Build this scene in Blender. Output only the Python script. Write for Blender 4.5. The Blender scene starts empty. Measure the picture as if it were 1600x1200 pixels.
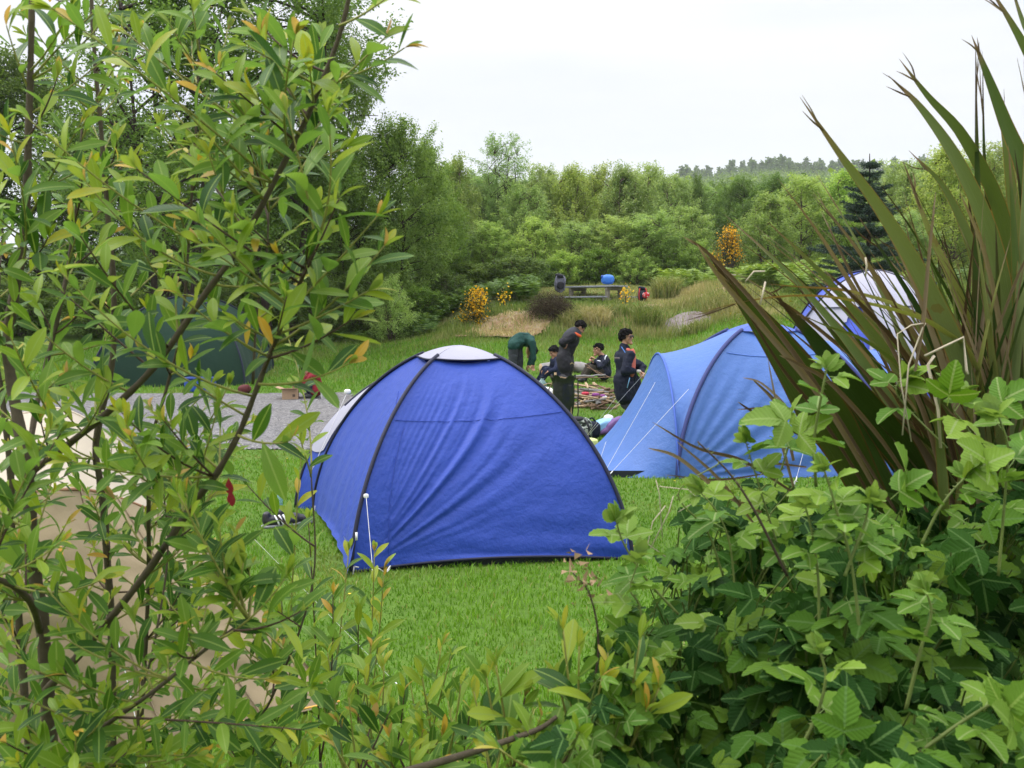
import bpy, bmesh, math, random
import numpy as np
from mathutils import Vector, Matrix

# ------------------------------------------------------------------ camera, world, sun, exposure
SC = bpy.context.scene
COL = SC.collection
F_PX, CAM_H, PITCH = 1650.0, 1.65, math.atan((600 - 490) / 1650.0)
cd = bpy.data.cameras.new('camera'); cam = bpy.data.objects.new('camera', cd); COL.objects.link(cam)
cam.location = (0, 0, CAM_H); cam.rotation_euler = (math.pi / 2 - PITCH, 0, 0)
cd.sensor_width = 36; cd.lens = 36 * F_PX / 1600; cd.clip_start = 0.05; cd.clip_end = 9000
cd.dof.use_dof = True; cd.dof.focus_distance = 8.0; cd.dof.aperture_fstop = 15
SC.camera = cam

SUN_EL, SUN_AZ = math.radians(50), math.radians(-80)      # azimuth from +Y towards +X: from the left
w = bpy.data.worlds.new('World'); SC.world = w; w.use_nodes = True
nt = w.node_tree; nt.nodes.clear()
def wn(t, **k):
    n = nt.nodes.new(t)
    for a, b in k.items(): setattr(n, a, b)
    return n
out = wn('ShaderNodeOutputWorld'); bg1 = wn('ShaderNodeBackground'); bg2 = wn('ShaderNodeBackground'); mix = wn('ShaderNodeMixShader')
sky = wn('ShaderNodeTexSky', sky_type='NISHITA', sun_disc=False)
sky.sun_elevation = SUN_EL; sky.sun_rotation = SUN_AZ
nt.links.new(sky.outputs[0], bg1.inputs[0]); bg1.inputs[1].default_value = 0.12
tc = wn('ShaderNodeTexCoord'); mp = wn('ShaderNodeMapping'); mp.inputs['Scale'].default_value = (1.2, 1.2, 7.0)
nt.links.new(tc.outputs['Generated'], mp.inputs[0])
nz = wn('ShaderNodeTexNoise'); nz.inputs['Scale'].default_value = 1.6; nz.inputs['Detail'].default_value = 4; nz.inputs['Roughness'].default_value = .5
nt.links.new(mp.outputs[0], nz.inputs[0])
cr = wn('ShaderNodeValToRGB'); cr.color_ramp.elements[0].position = .36; cr.color_ramp.elements[1].position = .6
cr.color_ramp.elements[0].color = (.86, .88, .99, 1); cr.color_ramp.elements[1].color = (1.02, 1.0, 1.03, 1)
nt.links.new(nz.outputs[0], cr.inputs[0]); nt.links.new(cr.outputs[0], bg2.inputs[0])
# overcast sky: dim at the horizon, brightened steeply towards the unseen zenith for light
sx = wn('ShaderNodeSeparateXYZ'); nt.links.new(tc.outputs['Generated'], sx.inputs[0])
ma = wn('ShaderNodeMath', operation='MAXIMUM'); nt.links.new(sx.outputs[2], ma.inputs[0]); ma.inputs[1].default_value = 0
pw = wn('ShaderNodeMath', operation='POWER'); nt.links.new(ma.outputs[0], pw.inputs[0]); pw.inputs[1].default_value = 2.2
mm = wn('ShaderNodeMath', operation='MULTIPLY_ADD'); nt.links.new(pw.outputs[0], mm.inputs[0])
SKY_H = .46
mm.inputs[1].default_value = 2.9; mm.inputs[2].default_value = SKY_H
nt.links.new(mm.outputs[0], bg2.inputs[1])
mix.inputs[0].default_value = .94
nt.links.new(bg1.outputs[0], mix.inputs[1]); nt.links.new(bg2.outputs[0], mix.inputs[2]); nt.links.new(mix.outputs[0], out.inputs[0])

sl = bpy.data.lights.new('sun', 'SUN'); sl.energy = 1.5; sl.angle = math.radians(22); sl.color = (1, .96, .9)
sun = bpy.data.objects.new('sun', sl); COL.objects.link(sun)
sd = Vector((math.sin(SUN_AZ) * math.cos(SUN_EL), math.cos(SUN_AZ) * math.cos(SUN_EL), math.sin(SUN_EL)))
sun.rotation_euler = sd.to_track_quat('Z', 'Y').to_euler()
SC.view_settings.view_transform = 'Standard'; SC.view_settings.look = 'None'
SC.view_settings.exposure = 0.66; SC.view_settings.gamma = 1; SC.view_settings.use_curve_mapping = False
SC.render.engine = 'CYCLES'
SC.cycles.use_denoising = True
SC.cycles.max_bounces = 8; SC.cycles.transparent_max_bounces = 8; SC.cycles.transmission_bounces = 6
SC.cycles.volume_bounces = 1

R = random.Random(7); NR = np.random.default_rng(7)
CP, SP = math.cos(PITCH), math.sin(PITCH)
def ray(px, py):
    a, b = (px - 800) / F_PX, (600 - py) / F_PX
    return Vector((a, CP + b * SP, -SP + b * CP))
def at(px, py, Y):
    d = ray(px, py); s = Y / d.y
    return Vector((d.x * s, Y, CAM_H + d.z * s))

# ------------------------------------------------------------------ numpy helpers
def vnoise(P, seed=0):
    P = np.asarray(P, float); I = np.floor(P).astype(np.int64); f = P - I; f = f * f * (3 - 2 * f)
    def h(i, j, k):
        n = (i * 374761393 + j * 668265263 + k * 2147483647 + seed * 1274126177) & 0x7fffffff
        n = ((n ^ (n >> 13)) * 1274126177) & 0x7fffffff
        n = (n ^ (n >> 16))
        return (n & 0xffff) / 65535.0
    i, j, k = I[..., 0], I[..., 1], I[..., 2]; x, y, z = f[..., 0], f[..., 1], f[..., 2]
    r = 0
    for a in (0, 1):
        for b in (0, 1):
            for c in (0, 1):
                r = r + h(i + a, j + b, k + c) * (x if a else 1 - x) * (y if b else 1 - y) * (z if c else 1 - z)
    return r
def fbm(P, o=3, seed=0):
    P = np.asarray(P, float); r = 0; a = .5
    for q in range(o):
        r = r + a * vnoise(P, seed + q); P = P * 2.03; a *= .5
    return r / (1 - .5 ** o)
def n2(x, y, s=1.0, seed=0, o=3):
    x, y = np.broadcast_arrays(np.asarray(x, float), np.asarray(y, float))
    return fbm(np.stack([x * s, y * s, np.zeros_like(x) + .37], -1), o, seed)
def sstep(a, b, x):
    t = np.clip((np.asarray(x, float) - a) / (b - a), 0, 1); return t * t * (3 - 2 * t)

# ------------------------------------------------------------------ terrain
_cy = [0, 11, 14, 16.5, 18.5, 21, 26, 30, 38, 46, 60, 100, 200, 400, 700, 900, 1500, 5000]
_cz = [0, 0, -.06, -.02, .15, .38, 1.0, 1.30, 2.55, 3.1, 4.2, 8.0, 20, 46, 86, 105, 90, 60]
_ly = [0, 20, 24, 30, 36, 46, 60, 100, 200, 400, 700, 900, 1500, 5000]
_lz = [0, 0, .25, 1.0, 1.5, 2.2, 3.2, 6.0, 12, 25, 45, 55, 60, 60]
_ry = [0, 11.5, 14, 16, 20, 26, 30, 38, 46, 60, 100, 200, 400, 700, 900, 1500, 5000]
_rz = [0, 0, .12, .3, .65, 1.5, 2.0, 2.8, 3.4, 4.6, 9.0, 22, 50, 92, 112, 96, 60]
def gz(x, y):
    x = np.asarray(x, float); y = np.asarray(y, float)
    yy = np.maximum(y, 0)
    c = np.interp(yy, _cy, _cz); l = np.interp(yy, _ly, _lz); r = np.interp(yy, _ry, _rz)
    sc = np.maximum(yy, 20) / 20
    wl = 1 - sstep(-3.2, -.4, x / sc); wr = sstep(2.8, 4.6, x / sc)
    z = c * (1 - wl - wr) + l * wl + r * wr
    d = np.maximum(np.abs(x - 2.9) / 5.2, np.abs(y - 31.3) / 4.9)
    dd = np.sqrt((x - 2.9) ** 2 / 27 + (y - 31.3) ** 2 / 24) * .7 + d * .3
    z = z + .50 * (1 - sstep(.62, 1.05, dd + .12 * (n2(x, y, .6, 5) - .5)))
    z = z + (n2(x, y, .35, 2) - .5) * .10 * sstep(10, 24, yy) + (n2(x, y, .02, 3) - .5) * 6 * sstep(60, 300, yy)
    return z
def G(x, y): return float(gz(x, y))
def gpt(px, Y, up=0.0):
    X = (px - 800) / F_PX * Y * 1.0
    return Vector((X, Y, G(X, Y) + up))

# ------------------------------------------------------------------ mesh helpers
def mk(name, V, F, mat=None, parent=None, smooth=True, uv=None, rnd=None, dry=None, loc=None, mats=None, mi=None):
    """one mesh object from arrays; F is an array (m,k) or a list of such arrays; V in world space, moved into the parent's space"""
    V = np.array(V, float).reshape(-1, 3)
    if parent is not None and loc is None: V = V - np.array(wloc(parent))
    if loc is not None: V = V - np.array(loc)
    if isinstance(F, np.ndarray): F = [F]
    if len(F) and not isinstance(F[0], np.ndarray):
        d = {}
        for f in F: d.setdefault(len(f), []).append(f)
        F = [np.array(v) for v in d.values()]
    me = bpy.data.meshes.new(name)
    loops = np.concatenate([f.ravel() for f in F]).astype(np.int32)
    tot = np.concatenate([np.full(len(f), f.shape[1]) for f in F]).astype(np.int32)
    st = np.concatenate([[0], np.cumsum(tot)[:-1]]).astype(np.int32)
    me.vertices.add(len(V)); me.vertices.foreach_set('co', V.ravel().astype(np.float32))
    me.loops.add(len(loops)); me.loops.foreach_set('vertex_index', loops)
    me.polygons.add(len(tot)); me.polygons.foreach_set('loop_start', st); me.polygons.foreach_set('loop_total', tot)
    me.polygons.foreach_set('use_smooth', np.full(len(tot), bool(smooth)))
    if mi is not None: me.polygons.foreach_set('material_index', np.asarray(mi, np.int32))
    if uv is not None:
        l = me.uv_layers.new(name='UVMap'); l.data.foreach_set('uv', np.asarray(uv, np.float32)[loops].ravel())
    for nm, a in (('rnd', rnd), ('dry', dry)):
        if a is not None:
            t = me.attributes.new(nm, 'FLOAT', 'POINT'); t.data.foreach_set('value', np.asarray(a, np.float32))
    me.update(calc_edges=True); me.validate()
    for m in (mats or ([mat] if mat else [])): me.materials.append(m)
    o = bpy.data.objects.new(name, me); COL.objects.link(o)
    if parent is not None: o.parent = parent
    if loc is not None: o.location = loc
    return o
_WL = {}
def wloc(o):
    p = Vector((0, 0, 0))
    while o is not None:
        p = p + o.location; o = o.parent
    return p
def thing(name, label, cat, loc=(0, 0, 0), group=None, kind=None):
    o = bpy.data.objects.new(name, None); COL.objects.link(o); o.empty_display_size = .1
    o.location = loc
    return tag(o, label, cat, group, kind)
def tag(o, label=None, cat=None, group=None, kind=None):
    if label: o['label'] = label
    if cat: o['category'] = cat
    if group: o['group'] = group
    if kind: o['kind'] = kind
    return o
class B:
    """collects pieces of ONE object"""
    def __init__(s): s.V, s.F, s.U, s.n = [], [], [], 0
    def add(s, V, F, U=None):
        V = np.asarray(V, float).reshape(-1, 3)
        s.V.append(V); s.U.append(np.asarray(U, float) if U is not None else np.zeros((len(V), 2)))
        for f in (F if isinstance(F, list) else [F]):
            if isinstance(f, np.ndarray): s.F.extend((f + s.n).tolist())
            else: s.F.append([i + s.n for i in f])
        s.n += len(V); return s
    def build(s, name, mat, parent=None, **k):
        return mk(name, np.concatenate(s.V), s.F, mat, parent, uv=np.concatenate(s.U), **k)
def tube(path, rad, n=8, cap=True):
    P = np.array([tuple(p) for p in path], float); m = len(P)
    r = np.broadcast_to(np.asarray(rad, float), (m,)) if np.ndim(rad) else np.full(m, float(rad))
    T = np.gradient(P, axis=0); T /= np.linalg.norm(T, axis=1)[:, None] + 1e-12
    up = np.array([0, 0, 1.0]) if abs(T[0][2]) < .9 else np.array([1.0, 0, 0])
    a = np.cross(T[0], up); a /= np.linalg.norm(a)
    ang = np.linspace(0, 2 * np.pi, n, endpoint=False); V = []
    for i in range(m):
        a = a - T[i] * np.dot(a, T[i]); a /= np.linalg.norm(a) + 1e-12
        b = np.cross(T[i], a)
        V.append(P[i] + r[i] * (np.cos(ang)[:, None] * a + np.sin(ang)[:, None] * b))
    V = np.concatenate(V); F = []
    for i in range(m - 1):
        for j in range(n):
            k = (j + 1) % n; F.append([i * n + j, i * n + k, (i + 1) * n + k, (i + 1) * n + j])
    if cap: F.append(list(range(n))[::-1]); F.append([(m - 1) * n + j for j in range(n)])
    U = np.stack([np.tile(ang / 6.283, m), np.repeat(np.linspace(0, 1, m), n)], -1)
    return V, F, U
def smoothpath(pts, n=6):
    P = [np.array(tuple(p), float) for p in pts]; P = [2 * P[0] - P[1]] + P + [2 * P[-1] - P[-2]]; o = []
    for i in range(1, len(P) - 2):
        for k in range(n):
            t = k / n; a, b, c, d = P[i - 1:i + 3]
            o.append(.5 * (2 * b + (c - a) * t + (2 * a - 5 * b + 4 * c - d) * t * t + (3 * b - a - 3 * c + d) * t ** 3))
    o.append(P[-2]); return np.array(o)
def box(c, size, rot=None, bev=0.0):
    """box, bevelled along all edges"""
    bm = bmesh.new(); bmesh.ops.create_cube(bm, size=1)
    bmesh.ops.scale(bm, vec=Vector(size), verts=bm.verts)
    if bev > 0: bmesh.ops.bevel(bm, geom=bm.edges[:], offset=bev, segments=2, affect='EDGES', profile=.6)
    if rot is not None: bmesh.ops.transform(bm, matrix=rot.to_4x4(), verts=bm.verts)
    bmesh.ops.translate(bm, vec=Vector(c), verts=bm.verts)
    bm.verts.ensure_lookup_table()
    V = [tuple(v.co) for v in bm.verts]; F = [[v.index for v in f.verts] for f in bm.faces]; bm.free()
    return V, F
def superq(c, size, e=(.6, .6), nu=20, nv=14, rot=None, noise=0, ns=6, seed=0):
    """rounded bag-like solid"""
    u = np.linspace(-np.pi, np.pi, nu, endpoint=False); v = np.linspace(-np.pi / 2, np.pi / 2, nv)
    f = lambda x, p: np.sign(x) * np.abs(x) ** p
    U, Vv = np.meshgrid(u, v)
    P = np.stack([f(np.cos(Vv), e[0]) * f(np.cos(U), e[1]), f(np.cos(Vv), e[0]) * f(np.sin(U), e[1]), f(np.sin(Vv), e[0])], -1).reshape(-1, 3)
    P = P * np.array(size) / 2
    if noise: P = P * (1 + noise * (fbm(P * ns + seed * 7.1 + 50, 3, seed) - .5)[:, None] * 2)
    if rot is not None: P = P @ np.array(rot).T
    P = P + np.array(tuple(c)); F = []
    for i in range(nv - 1):
        for j in range(nu):
            k = (j + 1) % nu; F.append([i * nu + j, i * nu + k, (i + 1) * nu + k, (i + 1) * nu + j])
    return P, F
def rz(a): return Matrix.Rotation(a, 3, 'Z')

# ------------------------------------------------------------------ materials
class NT:
    def __init__(s, name):
        s.m = bpy.data.materials.new(name); s.m.use_nodes = True; s.t = s.m.node_tree; s.t.nodes.clear()
        s.out = s.n('ShaderNodeOutputMaterial')
    def n(s, t, ins=None, **k):
        x = s.t.nodes.new(t)
        for a, b in k.items(): setattr(x, a, b)
        for a, b in (ins or {}).items():
            if hasattr(b, 'is_output'): s.t.links.new(b, x.inputs[a])
            else: x.inputs[a].default_value = b
        return x
    def math(s, op, a, b=0.0, c=0.0, clamp=False):
        return s.n('ShaderNodeMath', {0: a, 1: b, 2: c}, operation=op, use_clamp=clamp).outputs[0]
    def mix(s, f, a, b, blend='MIX'):
        x = s.n('ShaderNodeMix', data_type='RGBA', blend_type=blend)
        for i, v in ((0, f), (6, a), (7, b)):
            if hasattr(v, 'is_output'): s.t.links.new(v, x.inputs[i])
            else: x.inputs[i].default_value = v if i == 0 else (*v, 1)[:4]
        return x.outputs[2]
    def ramp(s, f, stops):
        x = s.n('ShaderNodeValToRGB', {0: f}); e = x.color_ramp.elements
        while len(e) < len(stops): e.new(.5)
        for q, (p, c) in zip(e, stops): q.position = p; q.color = (*c, 1)
        return x.outputs[0]
    def noise(s, scale, detail=4, vec=None, rough=.55):
        i = {'Scale': scale, 'Detail': detail, 'Roughness': rough}
        if vec is not None: i['Vector'] = vec
        return s.n('ShaderNodeTexNoise', i).outputs[0]
    def obj(s): return s.n('ShaderNodeTexCoord').outputs['Object']
    def bump(s, h, st=.3, d=.01): return s.n('ShaderNodeBump', {'Strength': st, 'Distance': d, 'Height': h}).outputs[0]
    def pr(s, col, rough=.6, spec=.4, normal=None, **k):
        i = {'Base Color': col if hasattr(col, 'is_output') else (*col, 1), 'Roughness': rough, 'Specular IOR Level': spec}
        if normal is not None: i['Normal'] = normal
        i.update(k); return s.n('ShaderNodeBsdfPrincipled', i).outputs[0]
    def done(s, sh): s.t.links.new(sh, s.out.inputs[0]); return s.m
def plain(name, col, rough=.6, spec=.4, var=.15, scale=30, bump=.15, bd=.004):
    n = NT(name); o = n.obj(); f = n.noise(scale, 4, o)
    c = n.mix(f, tuple(x * (1 - var * 1.5) for x in col), tuple(min(1, x * (1 + var)) for x in col))
    return n.done(n.pr(c, rough, spec, n.bump(n.noise(scale * 3, 3, o), bump, bd)))
def leafmat(name, stops, trans=.35, back=None, rough=.42, spec=.35, rib=None, pleat=0, objcol=False, tint=(1.25, 1.2, .6), spots=0, serr=0):
    n = NT(name)
    r = n.math('FRACT', n.math('ADD', n.n('ShaderNodeAttribute', attribute_name='rnd').outputs['Fac'], n.n('ShaderNodeObjectInfo').outputs['Random']))
    c = n.ramp(r, stops)
    uvx = n.n('ShaderNodeSeparateXYZ', {0: n.n('ShaderNodeUVMap').outputs[0]})
    u, v = uvx.outputs[0], uvx.outputs[1]
    nm = None
    if rib:
        d = n.math('ABSOLUTE', n.math('SUBTRACT', u, .5))
        veins = n.math('ABSOLUTE', n.math('SINE', n.math('MULTIPLY', n.math('SUBTRACT', v, n.math('MULTIPLY', d, .55)), pleat or 40)))
        mk_ = n.math('LESS_THAN', d, .045)
        vm = n.math('MULTIPLY', n.math('LESS_THAN', veins, .10), .10)
        c = n.mix(n.math('MAXIMUM', n.math('MULTIPLY', mk_, .75), vm), c, rib)
        nm = n.bump(veins, .22 if pleat < 30 else .15, .003)
    if spots:
        f = n.math('GREATER_THAN', n.noise(9, 3, n.obj()), .67); c = n.mix(n.math('MULTIPLY', f, spots), c, (.25, .13, .03))
    if objcol: c = n.mix(1.0, c, n.n('ShaderNodeObjectInfo').outputs['Color'], 'MULTIPLY')
    if back: c = n.mix(n.math('MULTIPLY', n.n('ShaderNodeNewGeometry').outputs['Backfacing'], .85), c, back)
    p = n.pr(c, rough, spec, nm)
    ct = n.mix(1.0, c, tint, 'MULTIPLY')
    t = n.n('ShaderNodeBsdfTranslucent', {0: ct}).outputs[0]
    return n.done(n.n('ShaderNodeMixShader', {0: trans, 1: p, 2: t}).outputs[0])
def fabric(name, col, rough=.55, spec=.35, trans=.12, weave=500, crumple=.35, cs=9, fade=.12):
    n = NT(name); o = n.obj()
    f = n.noise(2.2, 5, o)
    c = n.mix(f, tuple(x * (1 - fade) for x in col), tuple(min(1, x * (1 + fade)) for x in col))
    h = n.math('ADD', n.math('MULTIPLY', n.noise(cs, 5, o, .6), 1.0), n.math('MULTIPLY', n.noise(cs * 5, 3, o), .2))
    p = n.pr(c, rough, spec, n.bump(h, crumple, .03), **{'Sheen Weight': .05})
    t = n.n('ShaderNodeBsdfTranslucent', {0: c}).outputs[0]
    return n.done(n.n('ShaderNodeMixShader', {0: trans, 1: p, 2: t}).outputs[0])
# ------------------------------------------------------------------ the setting: ground, gravel, slope, far woods
def ground_mat():
    n = NT('meadow_ground'); g = n.n('ShaderNodeNewGeometry').outputs['Position']
    a = n.noise(.55, 4, g); b = n.noise(7, 5, g); c3 = n.noise(60, 3, g)
    c = n.mix(b, (.050, .105, .012), (.105, .195, .022))
    c = n.mix(n.math('MULTIPLY', n.math('GREATER_THAN', a, .56), .35), c, (.12, .17, .035))
    c = n.mix(n.math('MULTIPLY', c3, .35), c, (.045, .075, .012))
    y = n.n('ShaderNodeSeparateXYZ', {0: g}).outputs[1]
    far = n.math('MULTIPLY', n.math('SUBTRACT', y, 30), 1 / 30, clamp=True)
    c = n.mix(far, c, (.050, .080, .024))
    return n.done(n.pr(c, .85, .15, n.bump(n.noise(90, 3, g), .5, .02)))
def make_ground():
    ang = np.concatenate([np.linspace(-180, -36, 40, endpoint=False), np.linspace(-36, 36, 200, endpoint=False), np.linspace(36, 180, 40)])
    ang = np.radians(ang[:-1] if False else ang)
    rad = np.concatenate([[0.0], np.geomspace(.5, 6, 14, endpoint=False), np.linspace(6, 45, 130, endpoint=False), np.geomspace(45, 3900, 60)])
    A, Rr = np.meshgrid(ang, rad); X, Y = Rr * np.sin(A), Rr * np.cos(A)
    V = np.stack([X, Y, gz(X, Y)], -1).reshape(-1, 3); na = len(ang); F = []
    i = np.arange(len(rad) - 1)[:, None]; j = np.arange(na - 1)[None]
    F = np.stack([i * na + j, i * na + j + 1, (i + 1) * na + j + 1, (i + 1) * na + j], -1).reshape(-1, 4)[:, ::-1]
    o = mk('ground', V, F[:, ::-1] if False else F, ground_mat()); tag(o, 'grassy camping field rising to a bank and wooded hills', None, None, 'structure')
    return o
make_ground()
def sheet(name, inside, x0, x1, y0, y1, st, mat, up, label):
    xs = np.arange(x0, x1, st); ys = np.arange(y0, y1, st); X, Y = np.meshgrid(xs, ys); nx = len(xs)
    ok = inside(X, Y); V = np.stack([X, Y, gz(X, Y) + up(X, Y)], -1).reshape(-1, 3)
    i, j = np.nonzero(ok[:-1, :-1] & ok[1:, :-1] & ok[:-1, 1:] & ok[1:, 1:])
    F = np.stack([i * nx + j, i * nx + j + 1, (i + 1) * nx + j + 1, (i + 1) * nx + j], -1)
    u, inv = np.unique(F, return_inverse=True); o = mk(name, V[u], inv.reshape(-1, 4), mat)
    return tag(o, label, None, None, 'structure')
def gravel_mat():
    n = NT('grey_gravel'); g = n.n('ShaderNodeNewGeometry').outputs['Position']
    v = n.n('ShaderNodeTexVoronoi', {'Vector': g, 'Scale': 26.0}); a = n.noise(1.1, 4, g)
    c = n.ramp(n.n('ShaderNodeSeparateColor', {0: v.outputs['Color']}).outputs[0], [(0, (.06, .06, .064)), (.55, (.115, .115, .118)), (1, (.21, .207, .21))])
    c = n.mix(n.math('MULTIPLY', a, .45), c, (.17, .155, .135))
    return n.done(n.pr(c, .9, .2, n.bump(v.outputs['Distance'], -.9, .03)))
GX = lambda Y: -2.15 + .25 * np.sin(Y * 1.1) - .10 * (Y - 13)
def in_gravel(X, Y):
    return (X < GX(Y) + .5 * (n2(X, Y, 1.2, 8) - .5)) & (Y > 12.6 + .6 * (n2(X, Y, .8, 4) - .5) - .02 * X) & (Y < 20.9 + .8 * (n2(X, Y, .7, 6) - .5)) & (X > -14)
sheet('gravel_yard', in_gravel, -14, -1, 11.5, 22, .09, gravel_mat(), lambda X, Y: .012 + .01 * n2(X, Y, 4, 3), 'grey gravel parking patch behind the dome tent')
# loose stones on the gravel
def stones(name, N, samp, s0, s1, mat, label):
    X, Y = samp(N); k = len(X); Z = gz(X, Y); s = NR.uniform(s0, s1, k)
    T = np.array([[1, 0, 0], [-.4, .9, 0], [-.5, -.8, 0], [.1, 0, .55], [.6, .6, .1]], float)
    a = NR.uniform(0, 6.3, k); ca, sa = np.cos(a), np.sin(a)
    V = T[None] * s[:, None, None]; V = np.stack([V[..., 0] * ca[:, None] - V[..., 1] * sa[:, None], V[..., 0] * sa[:, None] + V[..., 1] * ca[:, None], V[..., 2]], -1) + np.stack([X, Y, Z + .012], -1)[:, None]
    f = np.array([[0, 4, 3], [4, 1, 3], [1, 2, 3], [2, 0, 3]]); F = (f[None] + 5 * np.arange(k)[:, None, None]).reshape(-1, 3)
    return tag(mk(name, V.reshape(-1, 3), F, mat, rnd=np.repeat(NR.random(k), 5), smooth=False), label, None, None, 'stuff')
def stonemat():
    n = NT('loose_stone'); r = n.n('ShaderNodeAttribute', attribute_name='rnd').outputs['Fac']
    return n.done(n.pr(n.ramp(r, [(0, (.08, .08, .084)), (.6, (.17, .168, .17)), (1, (.32, .31, .30))]), .85, .2))
def gsamp(N):
    X = NR.uniform(-9, -1.5, N); Y = 12.6 + 8.2 * NR.random(N) ** 1.4; ok = in_gravel(X, Y); return X[ok], Y[ok]
STONE = stonemat()
stones('loose_gravel', 16000, gsamp, .010, .026, STONE, 'loose grey stones lying on the gravel patch')

def sand_mat(name, c1, c2, c3):
    n = NT(name); g = n.n('ShaderNodeNewGeometry').outputs['Position']
    a = n.noise(2.2, 5, g, .65); b = n.noise(22, 5, g)
    c = n.ramp(a, [(.3, c1), (.5, c2), (.72, c3)]); c = n.mix(n.math('MULTIPLY', b, .5), c, tuple(x * .6 for x in c2))
    return n.done(n.pr(c, .9, .15, n.bump(n.math('ADD', b, n.noise(80, 3, g)), .9, .06)))
def ell(cx, cy, rx, ry, seed, k=.5):
    return lambda X, Y: ((X - cx) / rx) ** 2 + ((Y - cy) / ry) ** 2 < 1 + k * (n2(X, Y, 1.1, seed) - .5) * 2
sheet('sandy_slope', ell(-.22, 27.5, 1.3, 1.4, 21, .8), -2.5, 2.2, 25.2, 31, .06, sand_mat('bare_earth', (.26, .13, .06), (.42, .29, .16), (.50, .43, .31)), lambda X, Y: .02 + .10 * n2(X, Y, 2.5, 3), 'bare sandy earth slope of the mound with dry straw')
sheet('rock_outcrop', ell(4.55, 27.2, .62, .75, 31, .7), 2.8, 6.6, 25.4, 30, .06, sand_mat('pinkish_rock', (.20, .16, .15), (.30, .25, .24), (.42, .38, .36)), lambda X, Y: .03 + .15 * n2(X, Y, 2.6, 5) * sstep(1, .2, ((X - 4.55) / .62) ** 2 + ((Y - 27.2) / .75) ** 2), 'pinkish grey rock showing through the grass of the mound')
sheet('bare_patch', ell(5.2, 29.7, 1.5, .95, 33, .7), 2.8, 8, 28, 32.4, .07, sand_mat('dry_earth', (.27, .15, .09), (.38, .27, .16), (.44, .36, .24)), lambda X, Y: .02 + .08 * n2(X, Y, 2.5, 3), 'dry brownish bare ground at the right end of the mound')

# ------------------------------------------------------------------ grass
def grassmat(name, stops, dry, trans=.3):
    n = NT(name); r = n.n('ShaderNodeAttribute', attribute_name='rnd').outputs['Fac']; d = n.n('ShaderNodeAttribute', attribute_name='dry').outputs['Fac']
    c = n.mix(d, n.ramp(r, stops), dry)
    p = n.pr(c, .5, .25); t = n.n('ShaderNodeBsdfTranslucent', {0: n.mix(1.0, c, (1.2, 1.2, .7), 'MULTIPLY')}).outputs[0]
    return n.done(n.n('ShaderNodeMixShader', {0: trans, 1: p, 2: t}).outputs[0])
def grass(name, X, Y, h, wd, lean, mat, label, dry=None, z0=None, segs=2, kind='stuff', parent=None, rnd=None):
    k = len(X); Z = gz(X, Y) if z0 is None else z0
    a = NR.uniform(0, 2 * np.pi, k); la = NR.uniform(0, 2 * np.pi, k); L = lean * NR.uniform(.1, 1, k) * h
    px, py = np.cos(a) * wd / 2, np.sin(a) * wd / 2; dx, dy = np.cos(la) * L, np.sin(la) * L
    b = np.stack([X, Y, Z - .01], -1); pp = np.stack([px, py, 0 * px], -1); dd = np.stack([dx, dy, 0 * dx], -1); hh = np.stack([0 * h, 0 * h, h], -1)
    if segs == 2:
        V = np.stack([b - pp, b + pp, b + dd * .3 + hh * .55 + pp * .8, b + dd * .3 + hh * .55 - pp * .8, b + dd + hh * (1 - .25 * lean)], 1)
        m = 5; f4 = np.array([[0, 1, 2, 3]]); f3 = np.array([[3, 2, 4]])
        F = [(f4[None] + m * np.arange(k)[:, None, None]).reshape(-1, 4), (f3[None] + m * np.arange(k)[:, None, None]).reshape(-1, 3)]
    else:
        V = np.stack([b - pp, b + pp, b + dd + hh], 1); m = 3; F = [np.arange(3 * k).reshape(-1, 3)]
    r = NR.random(k) if rnd is None else rnd
    o = mk(name, V.reshape(-1, 3), F, mat, parent, rnd=np.repeat(r, m), dry=np.repeat(np.zeros(k) if dry is None else dry, m))
    if kind: tag(o, label, None, None, kind)
    return o
LAWN = grassmat('lawn_grass', [(0, (.065, .160, .009)), (.5, (.115, .25, .016)), (1, (.185, .33, .032))], (.30, .27, .10))
ROUGH = grassmat('rough_grass', [(0, (.075, .135, .018)), (.5, (.13, .20, .032)), (1, (.21, .26, .06))], (.46, .38, .19))
def wedge(N, y0, y1, pw=1.0, x0=-40, x1=1640):
    Y = y0 + (y1 - y0) * NR.random(N) ** pw; X = (NR.uniform(x0, x1, N) - 800) / F_PX * Y; return X, Y
def offgravel(X, Y): return ~in_gravel(X, Y)
def intent(X, Y):   # under the two front dome tents
    a = (X - -.36) * .96 + (Y - 7.87) * .27; b = -(X - -.36) * .27 + (Y - 7.87) * .96
    return (np.abs(a) < .9) & (np.abs(b) < 1.0)
X, Y = wedge(185000, 3.6, 15.5, 1.0, -200, 1800); ok = (NR.random(len(X)) < 1 - sstep(11.5, 15.5, Y)) & offgravel(X, Y) & ~intent(X, Y); X, Y = X[ok], Y[ok]
pt = np.clip(n2(X, Y, 1.4, 11) * 1.5 - .25 + .35 * (n2(X, Y, .5, 14) - .5), 0, 1); fine = n2(X, Y, 6, 12)
grass('lawn_grass', X, Y, (.030 + .035 * pt * fine * 2) * NR.uniform(.6, 1.3, len(X)), .0045 + .0006 * Y, .7, LAWN, 'short mown green grass round the tents', dry=np.clip((NR.random(len(X)) > .955) * .8 + .65 * sstep(.54, .70, n2(X, Y, .9, 18, 4)) * NR.random(len(X)), 0, 1), rnd=np.clip(.12 + .75 * pt + NR.normal(0, .2, len(X)), 0, 1))
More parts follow.
